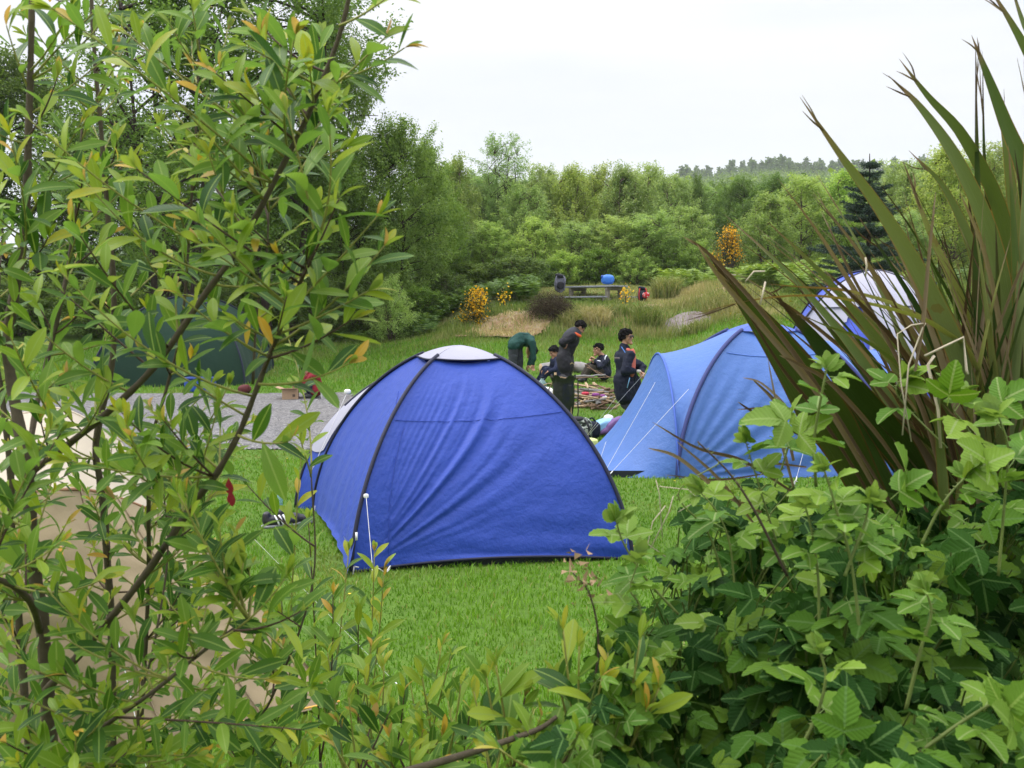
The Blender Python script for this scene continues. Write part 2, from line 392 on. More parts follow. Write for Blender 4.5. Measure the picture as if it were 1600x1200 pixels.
X, Y = wedge(140000, 11.5, 28, .9, -200, 1800); ok = (NR.random(len(X)) < sstep(11.5, 14.5, Y)) & offgravel(X, Y); X, Y = X[ok], Y[ok]; pt = n2(X, Y, .8, 13)
grass('field_grass', X, Y, (.05 + .10 * sstep(19, 26, Y) * pt) * NR.uniform(.6, 1.4, len(X)), .008 + .0007 * Y, .7, LAWN, 'mown grass of the field round the campfire', segs=1, dry=np.clip((NR.random(len(X)) > .95) * .7 + .35 * (n2(X, Y, .5, 15) > .56), 0, 1), rnd=np.clip(.15 + .7 * pt + NR.normal(0, .2, len(X)), 0, 1))
# rough grass on the mound and bank
sand = lambda X, Y: ell(-.2, 27.55, 1.08, 1.15, 77, 1.3)(X, Y) | ell(4.55, 27.2, .55, .65, 31, .7)(X, Y) | ell(5.2, 29.75, 1.2, .75, 33, 1.0)(X, Y)
X, Y = wedge(185000, 25.2, 40, 1.15, 300, 1900); ok = (NR.random(len(X)) < sstep(25.2, 26.6, Y + 1.2 * (n2(X, Y, .9, 23) - .5))) & ((X - 2.5) / Y < .62) & ( ~sand(X, Y) | (NR.random(len(X)) < .10)); X, Y = X[ok], Y[ok]
clump = n2(X, Y, 1.1, 17, 4); dr = np.clip(1.1 * (n2(X, Y, .45, 19) - .34) * 3 * sstep(25.9, 26.8, Y) * .72 * sstep(-3, -1, X) * (1 - sstep(6.5, 8, X)) * (1 - sstep(34, 36, Y)), 0, .85)
mound = sstep(-2.5, -1, X) * (1 - sstep(7, 8, X)) * sstep(25.9, 26.8, Y) * (1 - .78 * sstep(28.6, 29.8, Y) * (1 - sstep(4.6, 5.4, X)))
hh = (.06 + .05 * mound + (.04 + .17 * mound) * sstep(.38, .66, clump)) * NR.uniform(.5, 1.4, len(X))
grass('rough_grass', X, Y, hh, .035, .55, ROUGH, 'long tufted grass, part dry, on the mound and bank', segs=1, dry=np.clip(dr + NR.normal(0, .15, len(X)), 0, 1), rnd=np.clip(clump + NR.normal(0, .25, len(X)), 0, 1))
# dry straw lying on the sandy slope
Xs = NR.uniform(-1.6, 1.4, 2600); Ys = NR.uniform(26, 28.9, 2600); ok = sand(Xs, Ys); Xs, Ys = Xs[ok], Ys[ok]
grass('dry_straw', Xs, Ys, NR.uniform(.04, .14, len(Xs)), .03, 1.6, ROUGH, 'dry straw on the sandy slope', segs=1, dry=np.clip(NR.normal(.95, .1, len(Xs)), 0, 1), z0=gz(Xs, Ys) + .07)

# grass tussocks one can tell apart on the mound
def tussock(name, px, Y, h, r, n, dry, label, lean=.7):
    c = gpt(px, Y); t = thing(name, label, 'grass tussock', c, 'tussocks on the mound')
    a = NR.uniform(0, 6.28, n); q = r * .45 * np.sqrt(NR.random(n)); x = c.x + np.cos(a) * q; y = c.y + np.sin(a) * q
    grass('blades', x, y, h * NR.uniform(.5, 1.1, n), np.full(n, .022), lean, ROUGH, None, dry=np.clip(NR.normal(dry, .2, n), 0, 1), kind=None, parent=t, segs=2)
    t.children[0]['kind'] = 'stuff'
tussock('grass_tussock', 1011, 27.3, .62, .75, 900, .12, 'bushy green grass tussock below the picnic table beside the pink rock')
tussock('grass_tussock', 1040, 32.0, .8, .9, 900, .3, 'tall olive grass tussock on the mound right of the red backpack')
tussock('grass_tussock', 968, 28.0, .35, .7, 500, .1, 'dark green grass tussock under the right end of the picnic table')
tussock('grass_tussock', 932, 27.4, .5, .8, 700, .75, 'straw coloured grass tussock below the middle of the picnic table')
tussock('grass_tussock', 895, 27.4, .45, .7, 500, .4, 'yellow green grass tussock beside the dark heather bush', .9)
tussock('grass_tussock', 1120, 27.6, .55, .9, 600, .35, 'grass tussock right of the pink rock')
tussock('grass_tussock', 1085, 26.2, .4, .8, 500, .2, 'low green grass tussock in front of the pink rock')

# buttercups
def buttercups():
    X = NR.uniform(5.2, 9.5, 160); Y = NR.uniform(24.5, 30, 160); Z = gz(X, Y) + NR.uniform(.12, .3, 160)
    X2 = NR.uniform(-2.5, 3, 40); Y2 = NR.uniform(4.6, 17, 40); ok = ~intent(X2, Y2); X2, Y2 = X2[ok], Y2[ok]; Z2 = gz(X2, Y2) + .05
    X, Y, Z = np.concatenate([X, X2]), np.concatenate([Y, Y2]), np.concatenate([Z, Z2]); k = len(X)
    s = np.where(Y > 20, .035, .011)
    T = np.array([[0, 0, -.3], [1, 0, .3], [.3, .95, .3], [-.8, .6, .3], [-.8, -.6, .3], [.3, -.95, .3]])
    V = T[None] * s[:, None, None] + np.stack([X, Y, Z], -1)[:, None]
    f = np.array([[0, 1, 2], [0, 2, 3], [0, 3, 4], [0, 4, 5], [0, 5, 1]]); F = (f[None] + 6 * np.arange(k)[:, None, None]).reshape(-1, 3)
    tag(mk('buttercup_flowers', V.reshape(-1, 3), F, plain('buttercup_yellow', (.75, .55, .02), .4)), 'tiny yellow buttercups scattered in the grass', None, None, 'stuff')
buttercups()

# ------------------------------------------------------------------ trees
BARK = plain('grey_brown_bark', (.11, .085, .065), .9, .1, .4, 14, .8, .02)
BARKD = plain('dark_bark', (.055, .042, .035), .9, .1, .4, 14, .8, .02)
def fol(name, a, b, c, trans=.3): return leafmat(name, [(0, a), (.5, b), (1, c)], trans, None, .5, .25, objcol=True, tint=(1.2, 1.2, .7))
FOL_DARK = fol('dark_foliage', (.048, .088, .018), (.086, .145, .030), (.140, .205, .050), .45)
FOL_MID = fol('mid_foliage', (.072, .128, .024), (.125, .200, .042), (.19, .27, .065), .48)
FOL_PALE = fol('pale_foliage', (.165, .25, .075), (.26, .35, .115), (.345, .415, .19), .52)
FOL_GREY = fol('grey_green_foliage', (.15, .23, .08), (.23, .33, .12), (.32, .41, .18), .52)
def crown_leaves(C, n, spread, size, flat=.8, asp=.55, up=.5, rs=None, mesh_rnd=None):
    """leaf-sized rhombs scattered round clump centres C"""
    k = len(C); P = np.repeat(C, n, 0) + NR.normal(0, 1, (k * n, 3)) * (np.repeat(spread, n)[:, None] if np.ndim(spread) else spread) * np.array([1, 1, flat])
    N_ = NR.normal(0, 1, (k * n, 3)); N_[:, 2] += up * 2; N_ /= np.linalg.norm(N_, axis=1)[:, None]
    D = NR.normal(0, 1, (k * n, 3)); D[:, 2] -= .3; D -= N_ * (D * N_).sum(1)[:, None]; D /= np.linalg.norm(D, axis=1)[:, None]
    W = np.cross(N_, D); s = size * NR.uniform(.6, 1.3, k * n)[:, None]
    V = np.stack([P, P + D * s * .5 + W * s * asp * .5, P + D * s + N_ * s * -.12, P + D * s * .5 - W * s * asp * .5], 1)
    r = np.clip(np.repeat(NR.normal(.45, .16, k), n) + NR.normal(0, .16, k * n), 0.01, .99)
    return V.reshape(-1, 3), np.arange(4 * k * n).reshape(-1, 4), np.repeat(r, 4)
TPL = {}
def tree_tpl(key, fmat, bark, H=6.0, rad=2.0, base=.2, K=150, n=90, size=.10, spread=.30, stems=1, shape='egg', asp=.55, thick=.10, flat=.8, inner=.35, droop=0):
    """one tree: tapered trunk(s) with limbs reaching the leaf clumps, and a crown of leaf faces; unit shared by its copies"""
    C = []
    while len(C) < K:
        t = NR.random() ** .9; z = base + (1 - base) * t
        if shape == 'egg': e = math.sin(math.pi * min(1, .12 + .88 * t) ** .8) ** .7
        elif shape == 'column': e = (1 - t) ** .45 * min(1, .45 + t * 2.2)
        elif shape == 'fan': e = min(1, .35 + .9 * t) * (1 - max(0, t - .72) / .28 * .55)
        else: e = math.sqrt(max(0, 1 - (2 * t - 1) ** 2)) * .8 + .2 * (1 - t)
        a = NR.uniform(0, 2 * np.pi); q = (inner + (1 - inner) * NR.random() ** .6) * e
        lump = .72 + .5 * float(vnoise(np.array([math.cos(a) * 1.7 + 9, math.sin(a) * 1.7 + 9, z * 4 + hash(key) % 17]), 3))
        C.append((math.cos(a) * q * rad * lump, math.sin(a) * q * rad * lump, (z + .05 * NR.normal()) * H))
    C = np.array(C); C[:, 2] = np.clip(C[:, 2], .1, H)
    ax = np.stack([C[:, 0] / rad, C[:, 1] / rad, np.full(K, .75) - droop], -1) + NR.normal(0, .30, (K, 3)); ax /= np.linalg.norm(ax, axis=1)[:, None]
    m = max(1, n // 3); sl_ = spread * NR.uniform(1.5, 3.4, K); u_ = NR.uniform(-.55, .75, (K, m))
    PC = (C[:, None] + ax[:, None] * (u_ * sl_[:, None])[..., None]).reshape(-1, 3)   # leafy sprays that point outward and up
    V, F, r = crown_leaves(PC, 3, spread * .34, size, flat, asp, .8); r = np.clip(r * .6 + np.repeat(NR.normal(.2, .14, K), m * 12), .01, .99)
    crown = mk(key + '_crown', V, F, fmat, rnd=r)
    b = B(); tops = []
    for s in range(stems):
        a = 2 * np.pi * s / stems + NR.uniform(-.4, .4); o = 0 if stems == 1 else .10 * rad; sp = (0.10 if stems == 1 else .35) * rad
        pts = [(math.cos(a) * o, math.sin(a) * o, -.15)] + [(math.cos(a) * (o + sp * u) + NR.normal(0, .04) * rad * u, math.sin(a) * (o + sp * u) + NR.normal(0, .04) * rad * u, H * .93 * u) for u in (.15, .35, .55, .75, .97)]
        p = smoothpath(pts, 4); b.add(*tube(p, np.linspace(thick, thick * .12, len(p)) / (1 if stems == 1 else 1.6), 7)); tops.append(p)
    for c in C[NR.permutation(K)[:min(K, 70)]]:
        st = tops[NR.integers(len(tops))]; zc = max(.1, c[2] - .35 * math.hypot(c[0], c[1]) - .2)
        i = int(np.argmin(abs(st[:, 2] - zc))); p0 = st[i]; mid = (p0 + c) / 2 + np.array([0, 0, .12 * np.linalg.norm(c - p0)])
        p = smoothpath([p0, mid, c], 3); b.add(*tube(p, np.linspace(thick * .28, thick * .05, len(p)), 4, False))
    trunk = b.build(key + '_trunk', bark)
    for o in (crown, trunk): COL.objects.unlink(o)
    TPL[key] = (H, rad, trunk.data, crown.data); bpy.data.objects.remove(crown); bpy.data.objects.remove(trunk)
tree_tpl('birch', FOL_MID, BARKD, 9, 3.0, .22, 260, 210, .095, .34, 3, 'egg', thick=.16, inner=.15)
tree_tpl('birch2', FOL_MID, BARKD, 9, 2.8, .25, 230, 210, .095, .33, 2, 'fan', thick=.17, inner=.15)
tree_tpl('round', FOL_DARK, BARKD, 6, 2.4, .03, 330, 170, .095, .28, 2, 'ball', thick=.12)
tree_tpl('round2', FOL_DARK, BARKD, 6, 2.2, .04, 300, 170, .095, .30, 2, 'egg', thick=.12)
tree_tpl('scrub', FOL_PALE, BARK, 5, 1.7, .02, 260, 105, .115, .24, 4, 'ball', thick=.09, asp=.42)
tree_tpl('scrub2', FOL_PALE, BARK, 5, 1.6, .02, 250, 105, .115, .24, 5, 'egg', thick=.09, asp=.42, flat=1.3)
tree_tpl('scrub3', FOL_GREY, BARK, 5, 1.6, .02, 250, 105, .115, .24, 4, 'fan', thick=.09, asp=.42, flat=1.1)
tree_tpl('sparse', FOL_GREY, BARKD, 6, 1.5, .3, 170, 84, .10, .20, 5, 'fan', thick=.07, asp=.4, inner=.2)
tree_tpl('bush', FOL_MID, BARK, 2, 1.1, .02, 150, 100, .075, .17, 5, 'ball', thick=.04)
tree_tpl('bush2', FOL_PALE, BARK, 2, 1.0, .02, 140, 90, .07, .17, 6, 'egg', thick=.035, asp=.45)
def tree(name, key, px, D, ytop, rpx, label, group=None, cat='tree', col=(1, 1, 1), base=None, sink=0):
    b = gpt(px, D); H, rad, tm, cm = TPL[key]
    h = at(px, ytop, D).z - b.z; s = h / H; r = rpx / F_PX * D
    t = thing(name, label, cat, (b.x, b.y, b.z - sink), group)
    for nm, me in (('trunk', tm), ('crown', cm)):
        o = bpy.data.objects.new(nm, me); COL.objects.link(o); o.parent = t
        o.scale = (r / rad, r / rad, s); o.rotation_euler[2] = R.uniform(0, 6.28)
        j = R.uniform(.9, 1.1); o.color = (col[0] * j, col[1] * j, col[2] * R.uniform(.9, 1.1), 1)
    return t
DK, LT, YL = (.9, .9, .9), (1.12, 1.12, 1.05), (1.18, 1.12, .85)
gL = 'tall trees on the left behind the car park'
tree('birch_tree', 'birch', 270, 27, -60, 185, 'tall airy birch with several dark stems behind the willow leaves', gL, col=(1.15, 1.2, 1.2))
tree('birch_tree', 'birch2', 440, 29, -90, 180, 'tallest open crowned birch whose right edge stands against the sky', gL, col=(1.15, 1.2, 1.2))
tree('birch_tree', 'birch', 520, 33, 30, 105, 'slimmer birch behind the tallest one at the edge of the sky', gL, col=DK)
for px, D, yt, r, k, l in ((40, 36, 110, 130, 'round', 'dark round tree at the far left edge behind the willow'), (190, 35, 190, 110, 'round2', 'dark leafy tree under the airy birch on the left'), (330, 34, 215, 110, 'round', 'dark dense tree between the two tall birches'),
                           (455, 33, 250, 95, 'round2', 'dark egg shaped tree under the tallest birch'), (-120, 34, 60, 140, 'birch2', 'birch at the outermost left of the row')):
    tree('broadleaf_tree', k, px, D, yt, r, l, gL, col=DK)
tree('willow_tree', 'round', 625, 33, 208, 92, 'big rounded green tree left of the gap in the skyline', None, col=(1.9, 1.85, 1.7))
tree('willow_tree', 'round2', 545, 31.5, 262, 80, 'rounded green tree just right of the willow stem, in front of the birches', None, col=(1.5, 1.5, 1.4))
tree('willow_tree', 'round2', 668, 36, 238, 66, 'green tree at the right shoulder of the big rounded tree', None, col=(1.8, 1.8, 1.4))
tree('scrub_tree', 'scrub2', 712, 41, 258, 42, 'yellowish scrub tree below the distant blue ridge', None, col=YL)
tree('sparse_tree', 'sparse', 785, 43, 222, 50, 'thin see-through tree standing above the thicket', None, col=(1.1, 1.15, 1.15))
gT = 'scrub trees in the thicket behind the picnic table'
ORD = ('first', 'second', 'third', 'fourth', 'fifth', 'sixth', 'seventh', 'eighth', 'ninth', 'tenth', 'eleventh', 'twelfth', 'thirteenth')
_sk = sorted((745, 845, 893, 935, 975, 1017, 820, 1050))
for px, D, yt, r, k, c in ((745, 44, 285, 45, 'scrub3', DK), (845, 46, 268, 50, 'scrub', LT), (893, 45, 270, 48, 'scrub2', YL), (935, 47, 268, 46, 'scrub', YL), (975, 46, 270, 48, 'scrub2', LT), (1017, 47, 266, 46, 'scrub', LT), (820, 42, 300, 46, 'scrub3', LT), (1050, 45, 285, 42, 'scrub3', LT)):
    tree('scrub_tree', k, px, D, yt, r, 'pale scrub tree on the skyline above the picnic table, %s from left' % ORD[_sk.index(px)], gT, col=c)
for px, D, yt, r, k, c, l in ((702, 39, 335, 46, 'scrub3', DK, 'greyish bush at the left end of the thicket, over the dark hollow'), (765, 39.5, 352, 46, 'scrub', (1.0, 1.1, .9), 'bright bush in the thicket behind the small yellow gorse'), (838, 39.5, 348, 50, 'scrub2', (1.1, 1.15, .85), 'yellow green bush in the thicket left of the picnic table'),
                              (905, 40, 352, 48, 'scrub3', LT, 'grey green bush directly behind the backpack on the bench'), (960, 39.5, 345, 52, 'scrub', LT, 'rounded pale bush directly behind the picnic table top'), (1020, 39.5, 340, 52, 'scrub3', LT, 'rounded pale bush right of the picnic table'), (1075, 40.5, 330, 48, 'scrub', LT, 'pale bush just left of the orange gorse')):
    tree('thicket_bush', k, px, D, yt, r, l, 'bushes in front of the thicket', 'bush', c)
for px, D, yt, r, k, c, l in ((1085, 54, 282, 26, 'round2', (1.2, 1.2, 1.3), 'narrow dark tree on the skyline left of the orange gorse'), (1150, 56, 284, 48, 'round', (1.35, 1.4, 1.6), 'dark blue green tree on the skyline above the orange gorse'), (1205, 60, 280, 45, 'round2', (1.4, 1.45, 1.6), 'dark green tree behind the light bushes right of the gorse')):
    tree('broadleaf_tree', k, px, D, yt, r, l, 'darker trees beyond the bushes', col=c)
for px, D, yt, r, k, c, l in ((1195, 41, 312, 52, 'scrub2', LT, 'light green bush just right of the orange gorse'), (1250, 43, 284, 60, 'scrub', LT, 'tall light green bush left of the spruce'), (1312, 44, 275, 52, 'scrub2', (1.2, 1.3, .9), 'light green bush touching the left side of the spruce'), (1400, 42, 262, 55, 'scrub', LT, 'light green bush behind the spruce top'),
                              (1475, 40, 238, 62, 'scrub2', YL, 'yellow green tree behind the sword shaped leaves'), (1555, 41, 236, 62, 'scrub', YL, 'yellow green tree at the far right edge'), (1640, 40, 240, 62, 'scrub', YL, 'yellow green tree half outside the right edge'), (1410, 37, 340, 48, 'scrub3', LT, 'grey green bush right of the spruce')):
    tree('birch_scrub', k, px, D, yt, r, l, 'light green bushes on the right', 'tree', c)
# second rank that closes the thicket
for i, (px, D, yt) in enumerate(((690, 50, 265), (740, 52, 280), (800, 53, 285), (870, 55, 280), (920, 56, 282), (1000, 56, 280), (1050, 57, 292), (1120, 62, 300), (1255, 62, 285), (1330, 60, 282), (1440, 58, 262), (1520, 58, 255), (1600, 58, 255))):
    tree('scrub_tree', ('scrub', 'scrub3')[i % 2], px, D, yt, 52, 'scrub tree half hidden behind the front bushes, %s from left in rear rank' % ORD[i], 'second rank of the thicket', col=(.95, 1.0, .95))
# low growth at the foot of the trees
for px, D, yt, r, k, c, l in ((560, 30, 430, 52, 'bush', DK, 'dark bush at the edge of the lawn above the dome tent'), (500, 29, 440, 50, 'bush', DK, 'dark bush behind the person in red'), (612, 28.6, 442, 36, 'bush2', (1.0, 1.1, .8), 'slender pale sapling bush standing on the lawn edge'), (655, 31, 452, 46, 'bush', (1.2, 1.3, 1), 'leafy green bush left of the small yellow gorse'),
                              (690, 33, 430, 50, 'bush', DK, 'dark bush in the hollow behind the small yellow gorse'), (745, 36, 415, 60, 'bush', DK, 'dark bush in the hollow left of the picnic table'), (810, 36, 405, 60, 'bush', DK, 'dark bush behind the heather'), (400, 30, 440, 60, 'bush', DK, 'dark bush left behind the teal tent'), (300, 31, 430, 70, 'bush', DK, 'dark bush behind the teal tent'), (160, 30, 440, 70, 'bush', DK, 'dark bush at far left behind the teal tent'), (30, 30, 440, 80, 'bush', DK, 'dark bush at the left edge of the field')):
    tree('undergrowth_bush', k, px, D, yt, r, l, 'undergrowth at the tree line', 'bush', c)
for i, (px, D, yt) in enumerate(((880, 38.2, 398), (935, 38.4, 392), (990, 38.2, 396), (1045, 38.6, 388), (1090, 39, 384), (850, 37.8, 408))):
    tree('low_bush', ('bush2', 'bush')[i % 2], px, D, yt, 40, 'low bush at the foot of the thicket behind the picnic table, %s from right' % ('fifth', 'fourth', 'third', 'second', 'first', 'sixth')[i], 'low bushes at the foot of the thicket', 'bush', (1.1, 1.15, .95))

# spruce: whorls of drooping branches with needle sprays
def spruce(px, D, ytop, rpx, label):
    b = gpt(px, D); h = at(px, ytop, D).z - b.z; r = rpx / F_PX * D; t = thing('spruce_tree', label, 'tree', b)
    p = smoothpath([(b.x, b.y, b.z - .1), (b.x + .03, b.y, b.z + h * .5), (b.x, b.y, b.z + h)], 8)
    V, F, U = tube(p, np.linspace(.10, .012, len(p)), 7); mk('trunk', V, F, BARKD, t)
    CV, wood = [], B()
    for q in range(16):
        u = (q / 16) ** .9; zz = b.z + h * (.06 + .90 * u); L = r * (1.0 - u) ** .95 * R.uniform(.75, 1.12) + .14
        for k in range(8 if u < .8 else 5):
            a = 2 * math.pi * k / 8 + q * 1.1 + R.uniform(-.2, .2); l = L * R.uniform(.55, 1.15); zz = zz + R.uniform(-.05, .05); rise = .05 + .35 * u
            pts = [np.array([b.x + math.cos(a) * l * s, b.y + math.sin(a) * l * s, zz + l * (rise * s - .30 * s * (1 - u) + .22 * s * s * (1 - u))]) for s in np.linspace(0, 1, 6)]
            wood.add(*tube(pts, np.linspace(.014, .004, 6), 4, False))
            for s in np.linspace(.12, 1, max(4, int(l / .09))):
                i = min(4, int(s * 5)); c = pts[i] + (pts[i + 1] - pts[i]) * (s * 5 - i)
                wd = .14 + .24 * l * (1 - s)
                for sg in (-1, 1):
                    d = np.array([math.cos(a + sg * .9), math.sin(a + sg * .9), -.12]) * wd
                    for m in range(5): CV.append((c + d * m / 5, d))
    P = np.array([c for c, d in CV]); n = 9; P = np.repeat(P, n, 0) + NR.normal(0, .018, (len(P) * n, 3))
    D_ = np.repeat(np.array([d / (np.linalg.norm(d) + 1e-9) for c, d in CV]), n, 0) + NR.normal(0, .55, P.shape); D_ /= np.linalg.norm(D_, axis=1)[:, None]
    W = np.cross(D_, NR.normal(0, 1, P.shape)); W /= np.linalg.norm(W, axis=1)[:, None]
    L = NR.uniform(.05, .085, (len(P), 1)); V = np.stack([P - W * .009, P + W * .009, P + D_ * L], 1).reshape(-1, 3)
    wood.build('branches', BARKD, t)
    mk('needles', V, np.arange(len(V)).reshape(-1, 3), fol('spruce_needles', (.018, .042, .026), (.032, .062, .038), (.055, .095, .058), .1), t, rnd=np.repeat(NR.random(len(P)), 3))
spruce(1352, 30, 240, 92, 'dark blue green spruce with a pointed top behind the blue and white tent')

# gorse bushes: spiny dark green with yellow flower spikes
GORSE_Y = leafmat('gorse_blossom', [(0, (.70, .36, .01)), (.5, (.80, .50, .015)), (1, (.85, .62, .05))], .3, None, .5, .2)
GORSE_O = leafmat('orange_gorse_blossom', [(0, (.60, .27, .01)), (.5, (.74, .40, .012)), (1, (.82, .52, .03))], .3, None, .5, .2)
FOL_GORSE = fol('gorse_foliage', (.04, .06, .02), (.07, .09, .03), (.11, .13, .045), .2)
def gorse(px, D, ytop, rpx, nk, mat, label, leanx=0.0, base=.1):
    b = gpt(px, D); h = at(px, ytop, D).z - b.z; r = rpx / F_PX * D; t = thing('gorse_bush', label, 'bush', b, 'gorse bushes in flower')
    C, w = [], B()
    for i in range(nk):
        u = R.random() ** .7; a = R.uniform(0, 6.28); q = r * (.35 + .65 * R.random()) * (1 - .55 * u)
        c = np.array([b.x + math.cos(a) * q + leanx * u * h, b.y + math.sin(a) * q * .8, b.z + h * (base + (1 - base) * u)]); C.append(c)
        w.add(*tube(smoothpath([(b.x, b.y, b.z - .05), ((b.x + c[0]) / 2, (b.y + c[1]) / 2, b.z + (c[2] - b.z) * .35), c], 3), .012, 4, False))
    w.build('stems', BARK, t); C = np.array(C)
    V, F, rr = crown_leaves(C, 60, .16, .075, 1, .3, .2); mk('foliage', V, F, FOL_GORSE, t, rnd=rr)
    C2 = C[:max(2, int(len(C) * .72))]; V, F, rr = crown_leaves(C2 + np.array([0, -.04, .05]), 30, .095, .062, 1.5, .9, .3); mk('flowers', V, F, mat, t, rnd=rr)['kind'] = 'stuff'
gorse(735, 28.4, 466, 22, 46, GORSE_Y, 'small bright yellow gorse bush at the left end of the mound', .25)
gorse(1135, 38.5, 366, 30, 60, GORSE_O, 'larger orange yellow gorse bush in front of the thicket', .05, .3)
gorse(787, 30, 464, 2, 2, GORSE_Y, 'tiny yellow gorse sprig left of the heather')
gorse(977, 30.6, 460, 1.5, 2, GORSE_Y, 'tiny yellow gorse sprig in front of the right table post')

# dark heather bush
def heather(px, D, ytop, rpx, label):
    b = gpt(px, D); h = at(px, ytop, D).z - b.z; r = rpx / F_PX * D; t = thing('heather_bush', label, 'bush', b)
    a = NR.uniform(0, 6.28, 170); q = r * np.sqrt(NR.random(170)); zz = h * np.sqrt(np.clip(1 - (q / r) ** 2 * .8, 0, 1)) * NR.uniform(.35, .95, 170)
    C = np.stack([b.x + np.cos(a) * q, b.y + np.sin(a) * q * .8, b.z + zz], -1)
    V, F, rr = crown_leaves(C, 60, .09, .05, 1.2, .3, .4)
    mk('foliage', V, F, leafmat('heather_brown', [(0, (.030, .020, .016)), (.5, (.065, .045, .035)), (1, (.10, .085, .045))], .15, None, .7, .1), t, rnd=rr)
    w = B()
    for c in C[:70]: w.add(*tube([(b.x, b.y, b.z - .05), tuple(c)], [.01, .004], 4, False))
    w.build('stems', BARKD, t)
heather(860, 27.9, 459, 33, 'dark brown heather bush on the mound left of the picnic table')

# bracken: fronds with pinnae
def bracken(name, N, samp, h0, h1, label, fm):
    X, Y = samp(N); k = len(X); Z = gz(X, Y); a = NR.uniform(0, 6.28, k); h = NR.uniform(h0, h1, k) * (.25 + 1.1 * n2(X, Y, .45, 41)); L = h * NR.uniform(.6, 1.1, k)
    V, r = [], []; nseg = 7
    ca, sa = np.cos(a), np.sin(a)
    for s in range(nseg):
        t0, t1 = .25 + .75 * s / nseg, .25 + .75 * (s + .8) / nseg
        f = lambda t: np.stack([X + ca * L * t * t * .9, Y + sa * L * t * t * .9, Z + h * (1 - (1 - t) ** 2) * (1 - .25 * t ** 3)], -1)
        wd = L * .42 * (1 - (t0 - .25) / .8); p0, p1 = f(t0), f(t1)
        for sg in (-1, 1):
            tip = (p0 + p1) / 2 + np.stack([-sa * wd * sg, ca * wd * sg, -.1 * wd], -1) + (p1 - p0) * .4
            V.append(np.stack([p0, p1, tip], 1)); r.append(NR.random(k))
    V = np.concatenate(V).reshape(-1, 3); r = np.repeat(np.concatenate(r) * .5 + np.tile(NR.random(k) * .5, 2 * nseg), 3)
    tag(mk(name, V, np.arange(len(V)).reshape(-1, 3), fm, rnd=r), label, None, None, 'stuff')
BR = leafmat('bracken_green', [(0, (.11, .19, .03)), (.5, (.17, .27, .045)), (1, (.25, .34, .08))], .35, None, .5, .25)
BRD = leafmat('dark_bracken_green', [(0, (.05, .10, .02)), (.5, (.085, .16, .03)), (1, (.14, .22, .045))], .35, None, .5, .25)
def bs(x0, x1, y0, y1):
    def f(N):
        Y = NR.uniform(y0, y1, N); X = (NR.uniform(x0, x1, N) - 800) / F_PX * Y; ok = n2(X, Y, .5, 9) > .38; return X[ok], Y[ok]
    return f
bracken('bracken', 2600, bs(1030, 1420, 32.5, 40), .5, .95, 'bright green bracken growing behind the mound and the right tent', BR)
bracken('bracken_bank', 2200, bs(640, 838, 31, 37), .4, .8, 'green bracken in the hollow left of the picnic table', BRD)
bracken('undergrowth', 1500, bs(380, 680, 28.5, 33), .3, .7, 'dark ferny undergrowth along the foot of the left trees', BRD)

# ------------------------------------------------------------------ far hills and woods
def pines():
    P, = [[]]
    for i in range(420):
        px = R.uniform(1052, 1900); D = R.uniform(620, 880); P.append((px, D))
    b = B(); V, rr = [], []
    for px, D in P:
        g = gpt(px, D); h = R.uniform(6, 11.5); wd = h * R.uniform(.22, .34)
        n = 120; u = NR.random(n); a = NR.uniform(0, 6.28, n); q = wd * (np.sin(np.clip(u * 1.1 + .12, 0, 1) * np.pi) ** .6) * NR.uniform(.4, 1, n)
        c = np.stack([g.x + np.cos(a) * q, g.y + np.sin(a) * q, g.z + h * (.25 + .75 * u)], -1); V.append(c)
        b.add(*tube([(g.x, g.y, g.z - 1), (g.x, g.y, g.z + h * .8)], [.35, .12], 4, False))
    C = np.concatenate(V); Vv, F, r = crown_leaves(C, 1, .3, 1.9, 1, .8, .4)
    tag(mk('pine_wood', Vv, F, FOL_DARK, rnd=r), 'dark distant pine wood along the top of the far hill', None, None, 'stuff')
    tag(b.build('pine_wood_trunks', BARKD), 'trunks of the distant pine wood', None, None, 'stuff')
pines()
def far_wood():
    k = 2600; D = NR.uniform(75, 620, k) ; px = NR.uniform(300, 2000, k); X = (px - 800) / F_PX * D
    Z = gz(X, D); s = np.clip(D / 90, 1, 4) ; C = np.stack([X, D, Z + 1.6], -1)
    n = 34; P = np.repeat(C, n, 0) + NR.normal(0, 1, (k * n, 3)) * np.array([1.7, 1.7, 1.3])
    V, F, r = crown_leaves(P, 1, .2, .9, 1, .8, .5)
    tag(mk('far_woodland', V, F, FOL_MID, rnd=r), 'mass of far off woodland covering the hillside', None, None, 'stuff')
far_wood()
def far_hill():
    xs = np.linspace(-1400, 300, 60); ys = np.linspace(2000, 3000, 20); X, Y = np.meshgrid(xs, ys)
    Z = 50 + 300 * np.exp(-((X + 520) / 330) ** 2) * np.sin(np.clip((Y - 2000) / 1000, 0, 1) * np.pi) ** .8 + 40 * (n2(X, Y, .004, 5) - .5)
    V = np.stack([X, Y, Z], -1).reshape(-1, 3); i, j = np.meshgrid(np.arange(19), np.arange(59), indexing='ij')
    F = np.stack([i * 60 + j, i * 60 + j + 1, (i + 1) * 60 + j + 1, (i + 1) * 60 + j], -1).reshape(-1, 4)
    tag(mk('far_hill', V, F, plain('far_moorland', (.07, .085, .05), .9, .1, .3, .01)), 'hazy blue far ridge in the gap left of the thin tree', None, None, 'structure')
far_hill()
